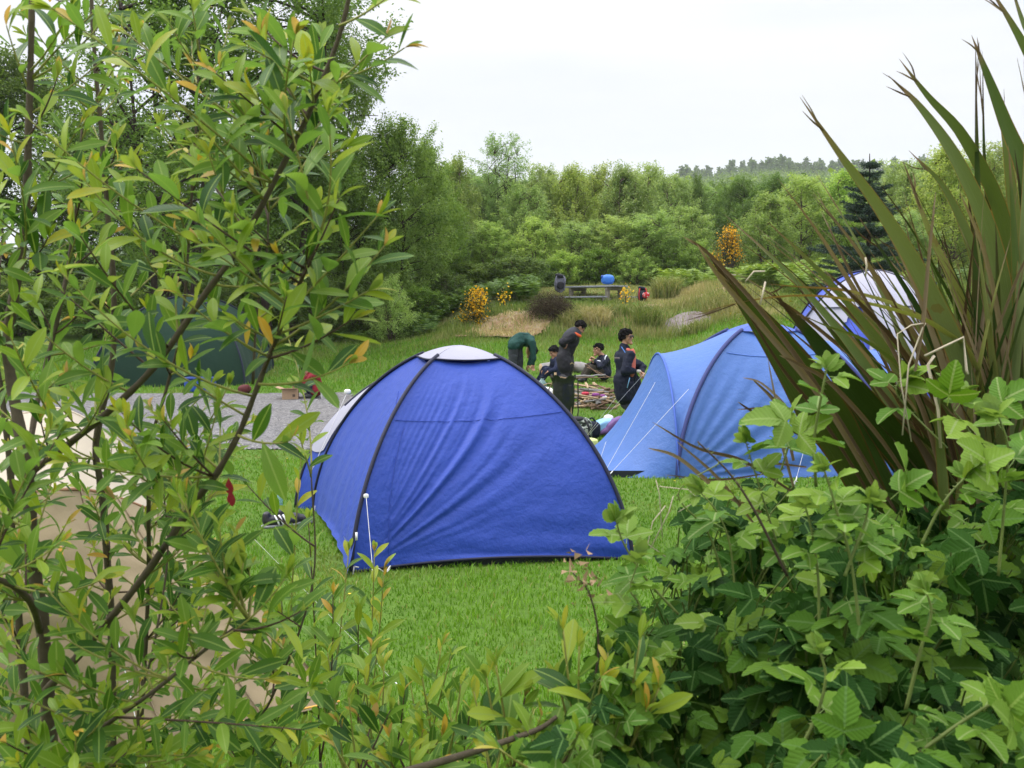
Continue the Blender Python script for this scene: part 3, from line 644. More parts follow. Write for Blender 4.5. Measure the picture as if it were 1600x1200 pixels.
# ------------------------------------------------------------------ tents
BLUE = fabric('deep_blue_nylon', (.014, .052, .33), crumple=.5); LBLUE = fabric('light_blue_nylon', (.056, .138, .39), crumple=.45)
NAVY = plain('navy_tape', (.012, .014, .035), .6, .3, .1); GREYN = fabric('pale_grey_nylon', (.32, .32, .39), crumple=.2)
BLACKG = plain('dark_groundsheet', (.012, .016, .024), .5, .4, .1); ROPE = plain('white_cord', (.60, .60, .58), .7, .2, .05)
STRAWC = plain('grey_cord', (.42, .44, .38), .8, .2, .05); WHITEP = plain('white_plastic', (.75, .75, .74), .35, .5, .03); STEEL = plain('peg_steel', (.35, .35, .35), .35, .5, .05)
LNAVY = plain('navy_pole_sleeve', (.025, .035, .14), .6, .3, .1)
def sell(t, p):
    return np.cos(t) ** (2 / p), np.sin(t) ** (2 / p)
class Dome:
    """two crossing poles over a rectangle; corners in order FL, FR, BR, BL"""
    def __init__(s, corners, H, p=1.6):
        s.c = [np.array([x, y, G(x, y)]) for x, y in corners]; s.m = np.mean(s.c, 0); s.H = H; s.p = p
    def pole(s, i, t):
        r, z = sell(np.asarray(t, float), s.p); c = s.c[i % 4]
        return np.stack([s.m[0] + (c[0] - s.m[0]) * r, s.m[1] + (c[1] - s.m[1]) * r, s.m[2] + (c[2] - s.m[2]) * r + s.H * z], -1)
    def face(s, i, t0=0.0, t1=math.pi / 2, nu=50, nv=50, sag=.05, off=0.0, fold=None, lift=0.0):
        """cloth between pole i and pole i+1"""
        t = np.linspace(t0, t1, nv); u = np.linspace(0, 1, nu)
        A, Bp = s.pole(i, t), s.pole(i + 1, t); P = A[:, None] * (1 - u[None, :, None]) + Bp[:, None] * u[None, :, None]
        Uu, Tt = np.meshgrid(u, t); mid = (s.c[i % 4] + s.c[(i + 1) % 4]) / 2 - s.m; n = np.array([mid[0], mid[1], 0]); n /= np.linalg.norm(n)
        nn = n[None, None] * np.cos(Tt)[..., None] + np.array([0, 0, 1.0]) * (.35 + .65 * np.sin(Tt))[..., None]; nn /= np.linalg.norm(nn, axis=-1)[..., None]
        g = off - sag * 4 * Uu * (1 - Uu) * np.sin(2 * np.clip(Tt, 0, math.pi / 2)) ** .7
        if fold is not None: g = g + fold(Uu, Tt)
        P = P + nn * g[..., None]
        if lift: P[..., 2] += lift * (1 - sstep(0, .12, Tt)) * 4 * Uu * (1 - Uu)
        return P
    def quad(s, P):
        nv, nu = P.shape[:2]; i, j = np.meshgrid(np.arange(nv - 1), np.arange(nu - 1), indexing='ij')
        return P.reshape(-1, 3), np.stack([i * nu + j, i * nu + j + 1, (i + 1) * nu + j + 1, (i + 1) * nu + j], -1).reshape(-1, 4)
    def sleeve(s, i, r=.012, t0=0.0, t1=math.pi / 2, off=.012):
        P = s.pole(i, np.linspace(t0, t1, 40)); d = P - (s.m + np.array([0, 0, s.H * .15])); d /= np.linalg.norm(d, axis=1)[:, None]
        return P + d * off
def grid(P):
    nv, nu = P.shape[:2]; i, j = np.meshgrid(np.arange(nv - 1), np.arange(nu - 1), indexing='ij')
    return P.reshape(-1, 3), np.stack([i * nu + j, i * nu + j + 1, (i + 1) * nu + j + 1, (i + 1) * nu + j], -1).reshape(-1, 4)
def guy(parent, a, b, r=.0019, mat=None, slack=0.0):
    a, b = np.array(tuple(a)), np.array(tuple(b)); p = np.array([a + (b - a) * u - np.array([0, 0, slack * 4 * u * (1 - u)]) for u in np.linspace(0, 1, 8)])
    o = B().add(*tube(p, r, 5)).build('guy_line', mat or ROPE, parent)
    d = (b - a) / np.linalg.norm(b - a); q = b - d * .12
    B().add(*tube([q, q + d * .06], r * 2.6, 6)).build('slider', WHITEP, o)
    return o
def peg(parent, p, lean=(0, 0)):
    p = np.array(tuple(p)); V, F, U = tube([p + np.array([lean[0], lean[1], .05]), p + np.array([0, 0, -.06])], .005, 6)
    b = B().add(V, F, U); b.add(*tube([p + np.array([lean[0], lean[1], .05]), p + np.array([lean[0] + .03, lean[1], .045])], .005, 6)); return b.build('peg', STEEL, parent)

# --- the deep blue dome tent in the middle
FLc, FRc, BRc, BLc = (-1.02, 6.66), (.80, 7.02), (.30, 9.10), (-1.66, 8.78)
D1 = Dome([FLc, FRc, BRc, BLc], 1.405, 1.70)
t1 = thing('dome_tent', 'deep blue dome tent with pale grey top cap standing in the middle', 'tent', D1.m)
def fold_front(U, T):
    v = T / (math.pi / 2); x, y = U, v * .95; r = np.hypot(x - .02, y - .02) + 1e-6; ph = np.arctan2(y - .02, x - .02)
    w_ = np.exp(-((ph - .72) / .30) ** 2) * sstep(.03, .25, r) * (1 - sstep(.55, 1.0, r)) * (1 - sstep(.5, .9, v))
    k = np.sin(ph * 34 + 2.2 * n2(x * 3, y * 3, 1, 3)) * .6 + .6 * np.sin(ph * 57 + 1 + 3 * n2(x * 2, y * 2, 1, 5))
    a = .015 * w_ * k + .006 * w_ * np.abs(np.sin(ph * 71 + 4 * n2(x * 3, y * 3, 1, 13))) ** .5
    a += .0055 * np.sin(ph * 90 + 5 * n2(x * 4, y * 4, 1, 8)) * np.exp(-((ph - .9) / .5) ** 2) * sstep(.03, .15, r) * (1 - sstep(.3, .8, r))
    a += .010 * (n2(x * 5 + y * 2, y * 11 - x * 3, 1.0, 21, 3) - .5) * sstep(0, .1, x) * sstep(0, .1, 1 - x) * (1 - sstep(.75, 1, v))
    a += .010 * np.sin(y * 60 + x * 9 + 6 * n2(x * 2, y * 2, 1, 31)) * (1 - sstep(.05, .28, y)) * .5 * sstep(.25, .5, x)
    a += .008 * np.exp(-((1 - x - .05 - y * .02) / .05) ** 2) * np.sin(y * 25) * (1 - sstep(.4, .8, y))
    return a
def fold_side(U, T):
    v = T / (math.pi / 2)
    return .011 * np.sin(U * 46 + 3 * n2(U * 2, v * 2, 1, 4) + v * 3) * (1 - sstep(.25, .8, v)) * (.35 + .65 * np.exp(-((U - .8) / .35) ** 2)) + .012 * (n2(U * 6, v * 3, 1, 9) - .5)
def fold_gen(seed, a=.010):
    return lambda U, T: a * (n2(U * 7 + T, T * 5 - U * 2, 1.0, seed, 3) - .5) * 2 + a * .5 * np.sin(U * 40 + 4 * n2(U * 2, T * 2, 1, seed)) * (1 - sstep(.2, .8, T))
CAPT = 1.24
for i, f, sag, nm in ((0, fold_front, .05, 'front_wall'), (1, fold_gen(3), .05, 'right_wall'), (2, fold_gen(5), .05, 'rear_wall'), (3, fold_side, .07, 'left_wall')):
    P = D1.face(i, 0.0, CAPT + .02, 130, 120, sag, 0, f, .05)
    if i == 3:   # the left wall is pulled down to a peg at its front corner
        tip = np.array([-1.04, 6.46, G(-1.04, 6.46) + .004]); uu = np.linspace(0, 1, 130)[None]; tt_ = np.linspace(0, CAPT + .02, 120)[:, None]
        wgt = (1 - sstep(0, .42, tt_)) ** 2 * uu ** 5; P = P + (tip - P) * (wgt * .92)[..., None]
    V, F = grid(P); mk(nm, V, F, BLUE, t1)
cb = B()
for i in range(4): cb.add(*grid(D1.face(i, CAPT, math.pi / 2 - .002, 24, 16, .02, .010, None)))
cb.build('top_cap', GREYN, t1)
eb = B()
for i in range(4):
    e = D1.face(i, CAPT, CAPT + .03, 20, 2, .02, .012)[0]; eb.add(*tube(e, .007, 6))
eb.build('cap_trim', NAVY, t1)
for i in range(4):
    V, F, U = tube(D1.sleeve(i, t1=CAPT + .05), .0135, 8); mk('pole_sleeve', V, F, NAVY, t1, uv=U)
gsb = B()
for i in range(4):
    a, b_ = D1.c[i], D1.c[(i + 1) % 4]; P = np.stack([np.stack([(a + (b_ - a) * u) * np.array([.97, .97, 1]) + (D1.m * np.array([.03, .03, 0])) + np.array([0, 0, h]) for u in np.linspace(0, 1, 12)]) for h in (-.03, .045)]); gsb.add(*grid(P))
gsb.build('groundsheet', BLACKG, t1)
hm = B(); e = D1.face(0, 0, .02, 40, 2, .05, .006, fold_front, .05)[0]; hm.add(*tube(e, .009, 6)); hm.build('hem', NAVY, t1)
def seam(D, i, uv, name='seam', mat=None, parent=None, off=.004, r=.004, fold=None, sag=.05):
    P = D.face(i, 0, math.pi / 2, 61, 61, sag, off, fold, .05)
    pts = []
    for k in range(24):
        s = k / 23; u = uv[0][0] + (uv[1][0] - uv[0][0]) * s; v = uv[0][1] + (uv[1][1] - uv[0][1]) * s; a_, b2 = min(59, int(v * 60)), min(59, int(u * 60)); fv, fu = v * 60 - a_, u * 60 - b2; pts.append((P[a_, b2] * (1 - fu) + P[a_, b2 + 1] * fu) * (1 - fv) + (P[a_ + 1, b2] * (1 - fu) + P[a_ + 1, b2 + 1] * fu) * fv)
    return B().add(*tube(pts, r, 5)).build(name, mat, parent)
BLUE2 = plain('blue_seam_tape', (.014, .046, .29), .6, .3, .1)
seam(D1, 0, ((.02, .50), (.98, .52)), parent=t1, mat=BLUE2, fold=fold_front, r=.002)
seam(D1, 0, ((.08, .48), (.13, .02)), parent=t1, mat=BLUE2, fold=fold_front, r=.0028)
seam(D1, 3, ((.5, .62), (.98, .50)), parent=t1, mat=BLUE2, fold=fold_side, r=.0028, sag=.07)
# rear porch: a hoop behind the tent, grey panel over blue
ax = np.array([-.27, .96, 0]); lat = np.array([.96, .27, 0]); pc = (D1.c[2] + D1.c[3]) / 2 + ax * .30
def hoop(c, lat, half, H, p, t):
    x = np.cos(t); r = np.sign(x) * np.abs(x) ** (2 / p); z = np.sin(t) ** (2 / p); return c + lat * (half * r)[:, None] + np.array([0, 0, H]) * z[:, None]
tt = np.linspace(0, math.pi, 60); HP = hoop(pc, -lat, 1.13, 1.19, 1.75, tt)
half = D1.pole(3, np.linspace(0, math.pi / 2, 30)); half2 = D1.pole(2, np.linspace(math.pi / 2, 0, 30)); back = np.concatenate([half, half2]) + np.array([0, 0, .012])
P = np.stack([back + (HP - back) * s - np.array([0, 0, .05]) * (4 * s * (1 - s)) for s in np.linspace(0, 1, 10)])
a = slice(0, 17); g_ = slice(16, 44); c_ = slice(43, 60)
for sl_, nm, m_ in ((a, 'porch_side', BLUE), (g_, 'porch_roof', GREYN), (c_, 'porch_side', BLUE)):
    V, F = grid(P[:, sl_]); mk(nm, V, F, m_, t1)
# white hem of the grey panel, lower on the outer hoop
hl = P[3:, 9:17]; V, F = grid(hl[:, :] + np.array([-.012, -.004, .004])); mk('porch_side_panel', V, F, GREYN, t1)
V, F, U = tube(HP, .013, 7); mk('porch_pole_sleeve', V, F, NAVY, t1)
# toggles and guys
tg = at(543, 612, 7.62); B().add(*superq(tg, (.05, .03, .035), (.7, .7), 10, 8)).build('toggle', WHITEP, t1)
guy(t1, tg, at(484, 742, 7.35)); tg2 = at(572, 775, 6.72); B().add(*superq(tg2, (.035, .02, .03), (.7, .7), 10, 8)).build('toggle', WHITEP, t1)
guy(t1, tg2, gpt(581, 6.3, .02)); 
for p in (FLc, FRc, BLc): peg(t1, (p[0] * 1.0, p[1] - .05, G(*p)), (.02, -.01))
lp = [np.array(tuple(gpt(585 + 32 * math.sin(u * 2.6) * u, 6.55 - .12 * math.cos(u * 5) * u, .035 + .02 * math.sin(u * 9)))) for u in np.linspace(0, 1, 20)]
B().add(*tube(smoothpath(lp, 2), .0035, 5)).build('loose_cord', ROPE, t1)
B().add(*box(at(557, 838, 6.63), (.014, .01, .05))).build('pole_tip', WHITEP, t1)

# --- the lighter blue tent with a sleeping wing at each end
NL, NRr, FR2, FL2 = (1.66, 10.5), (3.95, 10.62), (3.90, 12.95), (1.58, 12.9)
D2 = Dome([NL, NRr, FR2, FL2], 1.55, 1.75)
t2 = thing('dome_tent', 'light blue long tent with a low wing at each end beside the deep blue tent', 'tent', D2.m)
def fold2(U, T):
    v = T / (math.pi / 2); r = np.hypot(U, v); ph = np.arctan2(v, U + 1e-6)
    return .010 * np.sin(ph * 30 + 3 * n2(U * 3, v * 3, 1, 6)) * (1 - sstep(.2, .7, v)) * sstep(.03, .2, r) + .012 * (n2(U * 7, v * 6, 1, 12) - .5)
for i, f, nm in ((0, fold2, 'front_wall'), (2, fold_gen(15), 'rear_wall')):
    V, F = grid(D2.face(i, 0, 1.28, 90, 80, .07, 0, f, .0)); mk(nm, V, F, LBLUE, t2)
cb = B()
for i in range(4): cb.add(*grid(D2.face(i, 1.24, math.pi / 2 - .002, 16, 10, .01, .010)))
cb.build('top_cap', fabric('mid_blue_nylon', (.045, .10, .40)), t2)
for i in range(4):
    V, F, U = tube(D2.sleeve(i, t1=1.26), .022, 8); mk('pole_sleeve', V, F, LNAVY, t2)
LN2 = plain('light_blue_sleeve', (.05, .11, .42), .6, .3, .1)
def wing(ia, ib, cx, hh, half, outx, near_tip, far_tip, seed):
    """cloth from two half poles of the dome to a lower hoop, then sloping to the ground"""
    n = 70; A = np.concatenate([D2.pole(ia, np.linspace(0, 1.35, n // 2)), D2.pole(ib, np.linspace(1.35, 0, n // 2))])
    cy = (D2.c[ia][1] + D2.c[ib][1]) / 2; c = np.array([cx, cy, (D2.c[ia][2] + D2.c[ib][2]) / 2]); la = D2.c[ia] - D2.c[ib]; la[2] = 0; la /= np.linalg.norm(la)
    Hh = hoop(c, la, half, hh, 1.85, np.linspace(0, math.pi, n)); Hh[:, 2] += np.linspace(D2.c[ia][2] - c[2], D2.c[ib][2] - c[2], n)
    S = np.linspace(0, 1, 24)
    P = np.stack([A + (Hh - A) * s for s in S]); ii = np.linspace(0, 1, n)[None] + 0 * S[:, None]; ss = S[:, None] + 0 * ii
    nn = (P - (c + np.array([0, 0, .1]))); nn /= np.linalg.norm(nn, axis=-1)[..., None]
    P = P + nn * (-.045 * 4 * ss * (1 - ss) * np.sin(ii * np.pi) + .008 * np.sin(ss * 3 + ii * 60) * (1 - sstep(.05, .35, np.minimum(ii, 1 - ii))) + .012 * (n2(ss * 4, ii * 14, 1, seed) - .5))[..., None]
    V, F = grid(P); mk('wing_roof', V, F, LBLUE, t2)
    e = Hh + np.array([0, 0, .008]); V, F, U = tube(e, .012, 7); mk('hoop_sleeve', V, F, LN2, t2)
    # sloping end
    bn, bf = np.array([near_tip[0], near_tip[1], G(*near_tip)]), np.array([far_tip[0], far_tip[1], G(*far_tip)])
    base = bn + (bf - bn) * np.linspace(0, 1, n)[:, None]; base += np.array([outx * .10, 0, 0]) * np.sin(np.linspace(0, math.pi, n))[:, None]
    P = np.stack([Hh + (base - Hh) * s for s in np.linspace(0, 1, 30)]); S = np.linspace(0, 1, 30); ss = S[:, None] + 0 * np.linspace(0, 1, n)[None]; ii = np.linspace(0, 1, n)[None] + 0 * ss
    nd = np.array([-outx * .6, 0, -.8]); nd /= np.linalg.norm(nd)
    P = P + nd * (.10 * np.sin(ss * np.pi) * (.35 + .65 * np.sin(ii * np.pi)) + .011 * np.sin(ii * 42 + ss * 5 + 3 * n2(ss * 3, ii * 5, 1, seed + 2)) * sstep(.25, .8, ss) * (1 - sstep(.9, 1, ss)) + .018 * (n2(ss * 5, ii * 9, 1, seed + 1) - .5) * np.sin(ss * np.pi))[..., None]
    V, F = grid(P); mk('wing_end', V, F, LBLUE, t2)
    return Hh, P
HL, PE = wing(0, 3, 1.62, 1.22, 1.22, -1, (.90, 10.52), (.84, 12.75), 40)
HR, PR_ = wing(1, 2, 4.08, 1.22, 1.18, 1, (4.95, 10.8), (4.95, 12.7), 60)
gs = B()
P = [np.array([x, y, G(x, y)]) for x, y in ((.92, 10.56), (1.7, 10.55), (3.9, 10.66), (4.9, 10.83))]
for a, b_ in zip(P[:-1], P[1:]): gs.add(*grid(np.stack([np.stack([a + (b_ - a) * u + np.array([0, .01, h]) for u in np.linspace(0, 1, 8)]) for h in (-.04, .07)])))
gs.build('groundsheet', BLACKG, t2)
for a, b_ in ((at(1024, 597, 11.1), gpt(940, 10.35, .02)), (at(1076, 608, 10.75), gpt(946, 10.30, .02)), (at(947, 690, 10.75), gpt(929, 10.4, .02)), (at(1028, 560, 12.0), gpt(905, 13.3, .02)), (at(962, 622, 12.6), gpt(908, 13.6, .02)), (at(1290, 575, 11.0), gpt(1245, 9.9, .02))): guy(t2, a, b_); peg(t2, b_)
seam(D2, 0, ((.05, .62), (.95, .62)), parent=t2, mat=plain('light_blue_seam', (.07, .16, .52), .6), fold=fold2, r=.004, sag=.07)

# --- the blue and white dome at the right
c3 = (5.45, 16.0); ang = -.30; S3 = 1.38
def rot2(x, y): return (c3[0] + x * math.cos(ang) - y * math.sin(ang), c3[1] + x * math.sin(ang) + y * math.cos(ang))
D3 = Dome([rot2(-S3, -S3), rot2(S3, -S3), rot2(S3, S3), rot2(-S3, S3)], 2.02, 1.9)
D3.m[2] = float(np.mean([c[2] for c in D3.c]))
t3 = thing('dome_tent', 'tall blue and white dome tent half hidden behind the sword shaped leaves', 'tent', D3.m)
BL3 = fabric('royal_blue_nylon', (.045, .085, .47))
for i, nm in ((1, 'right_wall'), (2, 'rear_wall'), (3, 'left_wall')):
    V, F = grid(D3.face(i, 0, math.pi / 2 - .002, 50, 50, .05, 0, fold_gen(70 + i))); mk(nm, V, F, BL3, t3)
# front: grey panel with an arched blue door
P = D3.face(0, 0, math.pi / 2 - .002, 70, 70, .03, .0, fold_gen(77)); V, F = grid(P); nu = 70
u = F % nu / 69.0; v = F // nu / 69.0; fu, fv = u.mean(1), v.mean(1)
door = (((fu - .50) / .30) ** 2 + (np.maximum(fv - .05, 0) / .60) ** 2 < 1)
mk('front_panel', V, F[~door], GREYN, t3); mk('door', V + np.array([0, .03, -.01]), F[door], BL3, t3)
fl = B(); Pf = D3.face(0, .05, 1.0, 20, 20, .0, .06)[:, 9:15]; fl.add(*grid(Pf)); fl.build('door_flap', GREYN, t3)
cb = B(); cb.add(*grid(D3.face(0, .9, math.pi / 2 - .002, 16, 16, .0, .016))); cb.add(*grid(D3.face(1, 1.0, math.pi / 2 - .002, 16, 16, .0, .016))); cb.add(*grid(D3.face(2, 1.1, math.pi / 2 - .002, 16, 16, .0, .016))); cb.build('top_cap', GREYN, t3)
for i in range(4): V, F, U = tube(D3.sleeve(i), .016, 7); mk('pole_sleeve', V, F, NAVY, t3)
guy(t3, D3.pole(0, .75), gpt(1215, 15.0, .02)); guy(t3, D3.pole(0, .55), gpt(1225, 14.8, .02)); guy(t3, D3.pole(3, .8), gpt(1240, 18.5, .02))

# --- dark teal tent across the gravel, behind the willow
c4 = (-7.2, 23.4); S4 = 1.55
D4 = Dome([(c4[0] - S4, c4[1] - S4), (c4[0] + S4, c4[1] - S4 + .4), (c4[0] + S4, c4[1] + S4), (c4[0] - S4, c4[1] + S4)], 1.8, 1.9)
t4 = thing('dome_tent', 'dark teal dome tent across the gravel behind the willow stems', 'tent', D4.m)
TEAL = fabric('dark_teal_nylon', (.020, .044, .030), .9, .03); 
for i, nm in enumerate(('front_wall', 'right_wall', 'rear_wall', 'left_wall')):
    V, F = grid(D4.face(i, 0, math.pi / 2 - .002, 40, 40, .06, 0, fold_gen(80 + i, .014))); mk(nm, V, F, TEAL, t4)
for i in range(4): V, F, U = tube(D4.sleeve(i), .018, 7); mk('pole_sleeve', V, F, NAVY, t4)

# --- tan tent at the bottom left: a ridge tent with a cream roof and a tan wall
TAN = fabric('tan_canvas', (.265, .21, .125), .8, .15, .18, crumple=.25, cs=5); CREAM = fabric('cream_canvas', (.46, .40, .31), .8, .15, .2, crumple=.2, cs=5)
A0 = np.array([-2.65, 5.6, G(0, 5) + 1.30]); A1 = np.array([-5.2, 4.2, 1.30])      # ridge
t5 = thing('ridge_tent', 'tan canvas tent with a cream roof behind the willow at bottom left', 'tent', (-2.6, 5.0, 0))
def loft(rows, nu=60, wr=0.012, seed=1, drop=None):
    R_ = np.array(rows); u = np.linspace(0, 1, nu); m = []
    for r in R_: m.append(smoothpath(r, 20)[np.linspace(0, 20 * (len(r) - 1), nu).astype(int)])
    M_ = np.array(m); vs = np.linspace(0, len(rows) - 1, 40); P = np.array([M_[int(min(v, len(rows) - 1.001))] * (1 - (v - int(min(v, len(rows) - 1.001)))) + M_[int(min(v, len(rows) - 1.001)) + 1] * (v - int(min(v, len(rows) - 1.001))) for v in vs])
    Uu, Vv = np.meshgrid(u, np.linspace(0, 1, 40)); P = P + np.array([.3, -.9, .3]) * (wr * (n2(Uu * 5 + Vv * 3, Vv * 9 - Uu * 3, 1, seed) - .5) * 2)[..., None]
    return P
eave = [at(-260, 800, 3.6), at(60, 768, 4.15), at(150, 768, 4.55), at(245, 800, 4.95)]
ridge = [at(-260, 600, 4.9), at(0, 645, 5.1), at(100, 640, 5.3), at(190, 690, 5.45)]
foot = [gpt(-500, 3.0, .02), gpt(50, 3.75, .02), gpt(330, 4.05, .02), gpt(522, 4.32, .02)]
midr = [at(-330, 980, 3.3), at(60, 960, 3.8), at(220, 930, 4.2), at(400, 940, 4.55)]
V, F = grid(loft([ridge, eave], seed=2, wr=.008)); mk('roof', V, F, CREAM, t5)
def fw(P): return P
PW = loft([eave, midr, foot], seed=4, wr=.05); V, F = grid(PW); mk('side_wall', V, F, TAN, t5)
CSM = plain('canvas_seam', (.20, .155, .09), .8)
for k in (14, 33, 47):
    V, F, U = tube(PW[:, k] + np.array([.004, -.008, .004]), .0045, 5); mk('wall_seam', V, F, CSM, t5)
back = [gpt(-200, 7.2, 0), gpt(60, 7.2, 0), gpt(200, 7.0, 0), gpt(330, 6.6, 0)]
V, F = grid(loft([ridge, back], seed=6)); mk('rear_roof', V, F, CREAM, t5)
en = [[eave[-1], ridge[-1]], [midr[-1], (np.array(ridge[-1]) + np.array(back[-1])) / 2], [foot[-1], back[-1]]]
P = np.array([[np.array(a) + (np.array(b_) - np.array(a)) * u for u in np.linspace(0, 1, 10)] for a, b_ in en]); V, F = grid(P); mk('end_wall', V, F, TAN, t5)
for r, nm in ((eave, 'eave_seam'), (ridge, 'ridge_seam')):
    V, F, U = tube(smoothpath(r, 8), .008, 6); mk(nm, V, F, plain('brown_piping' if nm == 'eave_seam' else 'cream_piping', (.28, .15, .08) if nm == 'eave_seam' else (.5, .42, .32), .7), t5)
ORANGE = plain('orange_webbing', (.70, .36, .07), .6, .3, .1)
web = smoothpath([np.array(tuple(p)) + np.array([.01, -.02, .02]) for p in foot[2:]], 10); V, F, U = tube(web, .0042, 6); mk('orange_webbing', V, F, ORANGE, t5)
guy(t5, at(178, 970, 3.9), gpt(215, 3.65, .02), .0016); guy(t5, at(395, 840, 5.0), gpt(640, 4.35, .03), .0009, STRAWC)
for px, py, Y in ((398, 925, 4.55), (95, 865, 3.9), (60, 1015, 3.75), (28, 960, 3.75)):
    p = at(px, py, Y); B().add(*superq(p, (.018, .012, .055), (.7, .7), 8, 8)).build('webbing_tab', ORANGE, t5)
# ------------------------------------------------------------------ people
def capsule(p0, r0, p1, r1, n=12):
    p0, p1 = np.array(tuple(p0), float), np.array(tuple(p1), float); d = p1 - p0; L = np.linalg.norm(d) + 1e-9; t = d / L
    a = np.cross(t, [0, 0, 1.0] if abs(t[2]) < .9 else [1.0, 0, 0]); a /= np.linalg.norm(a); b = np.cross(t, a)
    V, F = [], []; rows = [(-r0 * math.cos(q), r0 * math.sin(q)) for q in (0.12, .5, 1.0)] + [(0, r0), (L, r1)] + [(L + r1 * math.cos(q), r1 * math.sin(q)) for q in (1.0, .5, .12)]
    ang = np.linspace(0, 2 * np.pi, n, endpoint=False)
    for h, r in rows: V.append(p0 + t * h + r * (np.cos(ang)[:, None] * a + np.sin(ang)[:, None] * b))
    V = np.concatenate(V); m = len(rows)
    for i in range(m - 1):
        for j in range(n): k = (j + 1) % n; F.append([i * n + j, i * n + k, (i + 1) * n + k, (i + 1) * n + j])
    F.append(list(range(n))[::-1]); F.append([(m - 1) * n + j for j in range(n)]); return V, F
def ellip(c, size, rot=None): return superq(c, size, (1, 1), 18, 12, rot)
def fused(name, shapes, vox, mat, parent, it=4, post=None):
    """one continuous skin over overlapping solids"""
    b = B()
    for V, F in shapes: b.add(V, F)
    o = b.build(name + '_src', None); md = o.modifiers.new('r', 'REMESH'); md.mode = 'VOXEL'; md.voxel_size = vox; md.use_smooth_shade = True
    s = o.modifiers.new('s', 'SMOOTH'); s.factor = .5; s.iterations = it
    dg = bpy.context.evaluated_depsgraph_get(); ev = o.evaluated_get(dg); me = ev.to_mesh()
    V = np.empty(len(me.vertices) * 3); me.vertices.foreach_get('co', V); V = V.reshape(-1, 3)
    F = [list(p.vertices) for p in me.polygons]; ev.to_mesh_clear(); od = o.data; bpy.data.objects.remove(o); bpy.data.meshes.remove(od)
    if post is not None: V = post(V)
    return mk(name, V, F, mat, parent)
def frame(fwd, up):
    f = np.array(fwd, float); f /= np.linalg.norm(f); u = np.array(up, float); u -= f * np.dot(u, f); u /= np.linalg.norm(u); return np.stack([np.cross(f, u), f, u], 1)   # columns: right, forward, up
def head_shapes(c, M, s=.23):
    f = lambda x, y, z: np.array(c) + M @ (np.array([x, y, z]) * s)
    sh = [superq(f(0, -.03, .12), np.array([.66, .82, .72]) * s, (1, 1), 20, 14, M), superq(f(0, .10, -.15), np.array([.52, .56, .62]) * s, (.95, .95), 18, 12, M),
          capsule(f(0, .36, .06), .030 * s, f(0, .45, -.11), .062 * s), capsule(f(0, .36, -.42), .12 * s, f(0, .30, -.40), .14 * s),
          capsule(f(-.09, .385, -.245), .028 * s, f(.09, .385, -.245), .028 * s), capsule(f(-.20, .34, .105), .035 * s, f(.20, .34, .105), .035 * s)]
    for sg in (-1, 1): sh.append(superq(f(sg * .345, -.03, -.02), np.array([.07, .17, .27]) * s, (1, 1), 10, 8, M)); sh.append(superq(f(sg * .2, .28, -.1), np.array([.16, .14, .16]) * s, (1, 1), 10, 8, M))
    return sh, f
def hand_shapes(w, d, nrm, thumb, L=.18, curl=.5):
    """palm, four bent fingers of unequal length and a thumb leaving the side of the palm"""
    d = np.array(d, float); d /= np.linalg.norm(d); nrm = np.array(nrm, float); nrm -= d * np.dot(nrm, d); nrm /= np.linalg.norm(nrm); sd = np.cross(d, nrm)
    if np.dot(sd, thumb) < 0: sd = -sd
    w = np.array(tuple(w)); M = np.stack([sd, d, nrm], 1); sh = [superq(w + d * L * .25, (.078, L * .55, .034), (.8, .8), 14, 10, M)]
    for k, (o, l) in enumerate(((.031, .40), (.011, .44), (-.010, .41), (-.030, .33))):
        p = w + d * L * .46 + sd * o; q = p + (d * math.cos(curl * .7) - nrm * math.sin(curl * .7)) * l * L * .5; e = q + (d * math.cos(curl * 1.9) - nrm * math.sin(curl * 1.9)) * l * L * .52
        sh += [capsule(p, .0098, q, .009, 8), capsule(q, .009, e, .008, 8)]
    p = w + d * L * .14 + sd * .030; q = p + (d * .6 + sd * .7 - nrm * .3) * .05; e = q + (d * .85 + sd * .1 - nrm * .5) * .035
    return sh + [capsule(p, .013, q, .011, 8), capsule(q, .011, e, .009, 8)]
SKIN = plain('light_brown_skin', (.40, .215, .135), .55, .35, .06, 20, .05); HAIR = plain('black_hair', (.007, .006, .006), .8, .12, .3, 60, .9, .02)
def cloth(name, c, r=.8): return plain(name, c, r, .2, .18, 12, .35, .012)
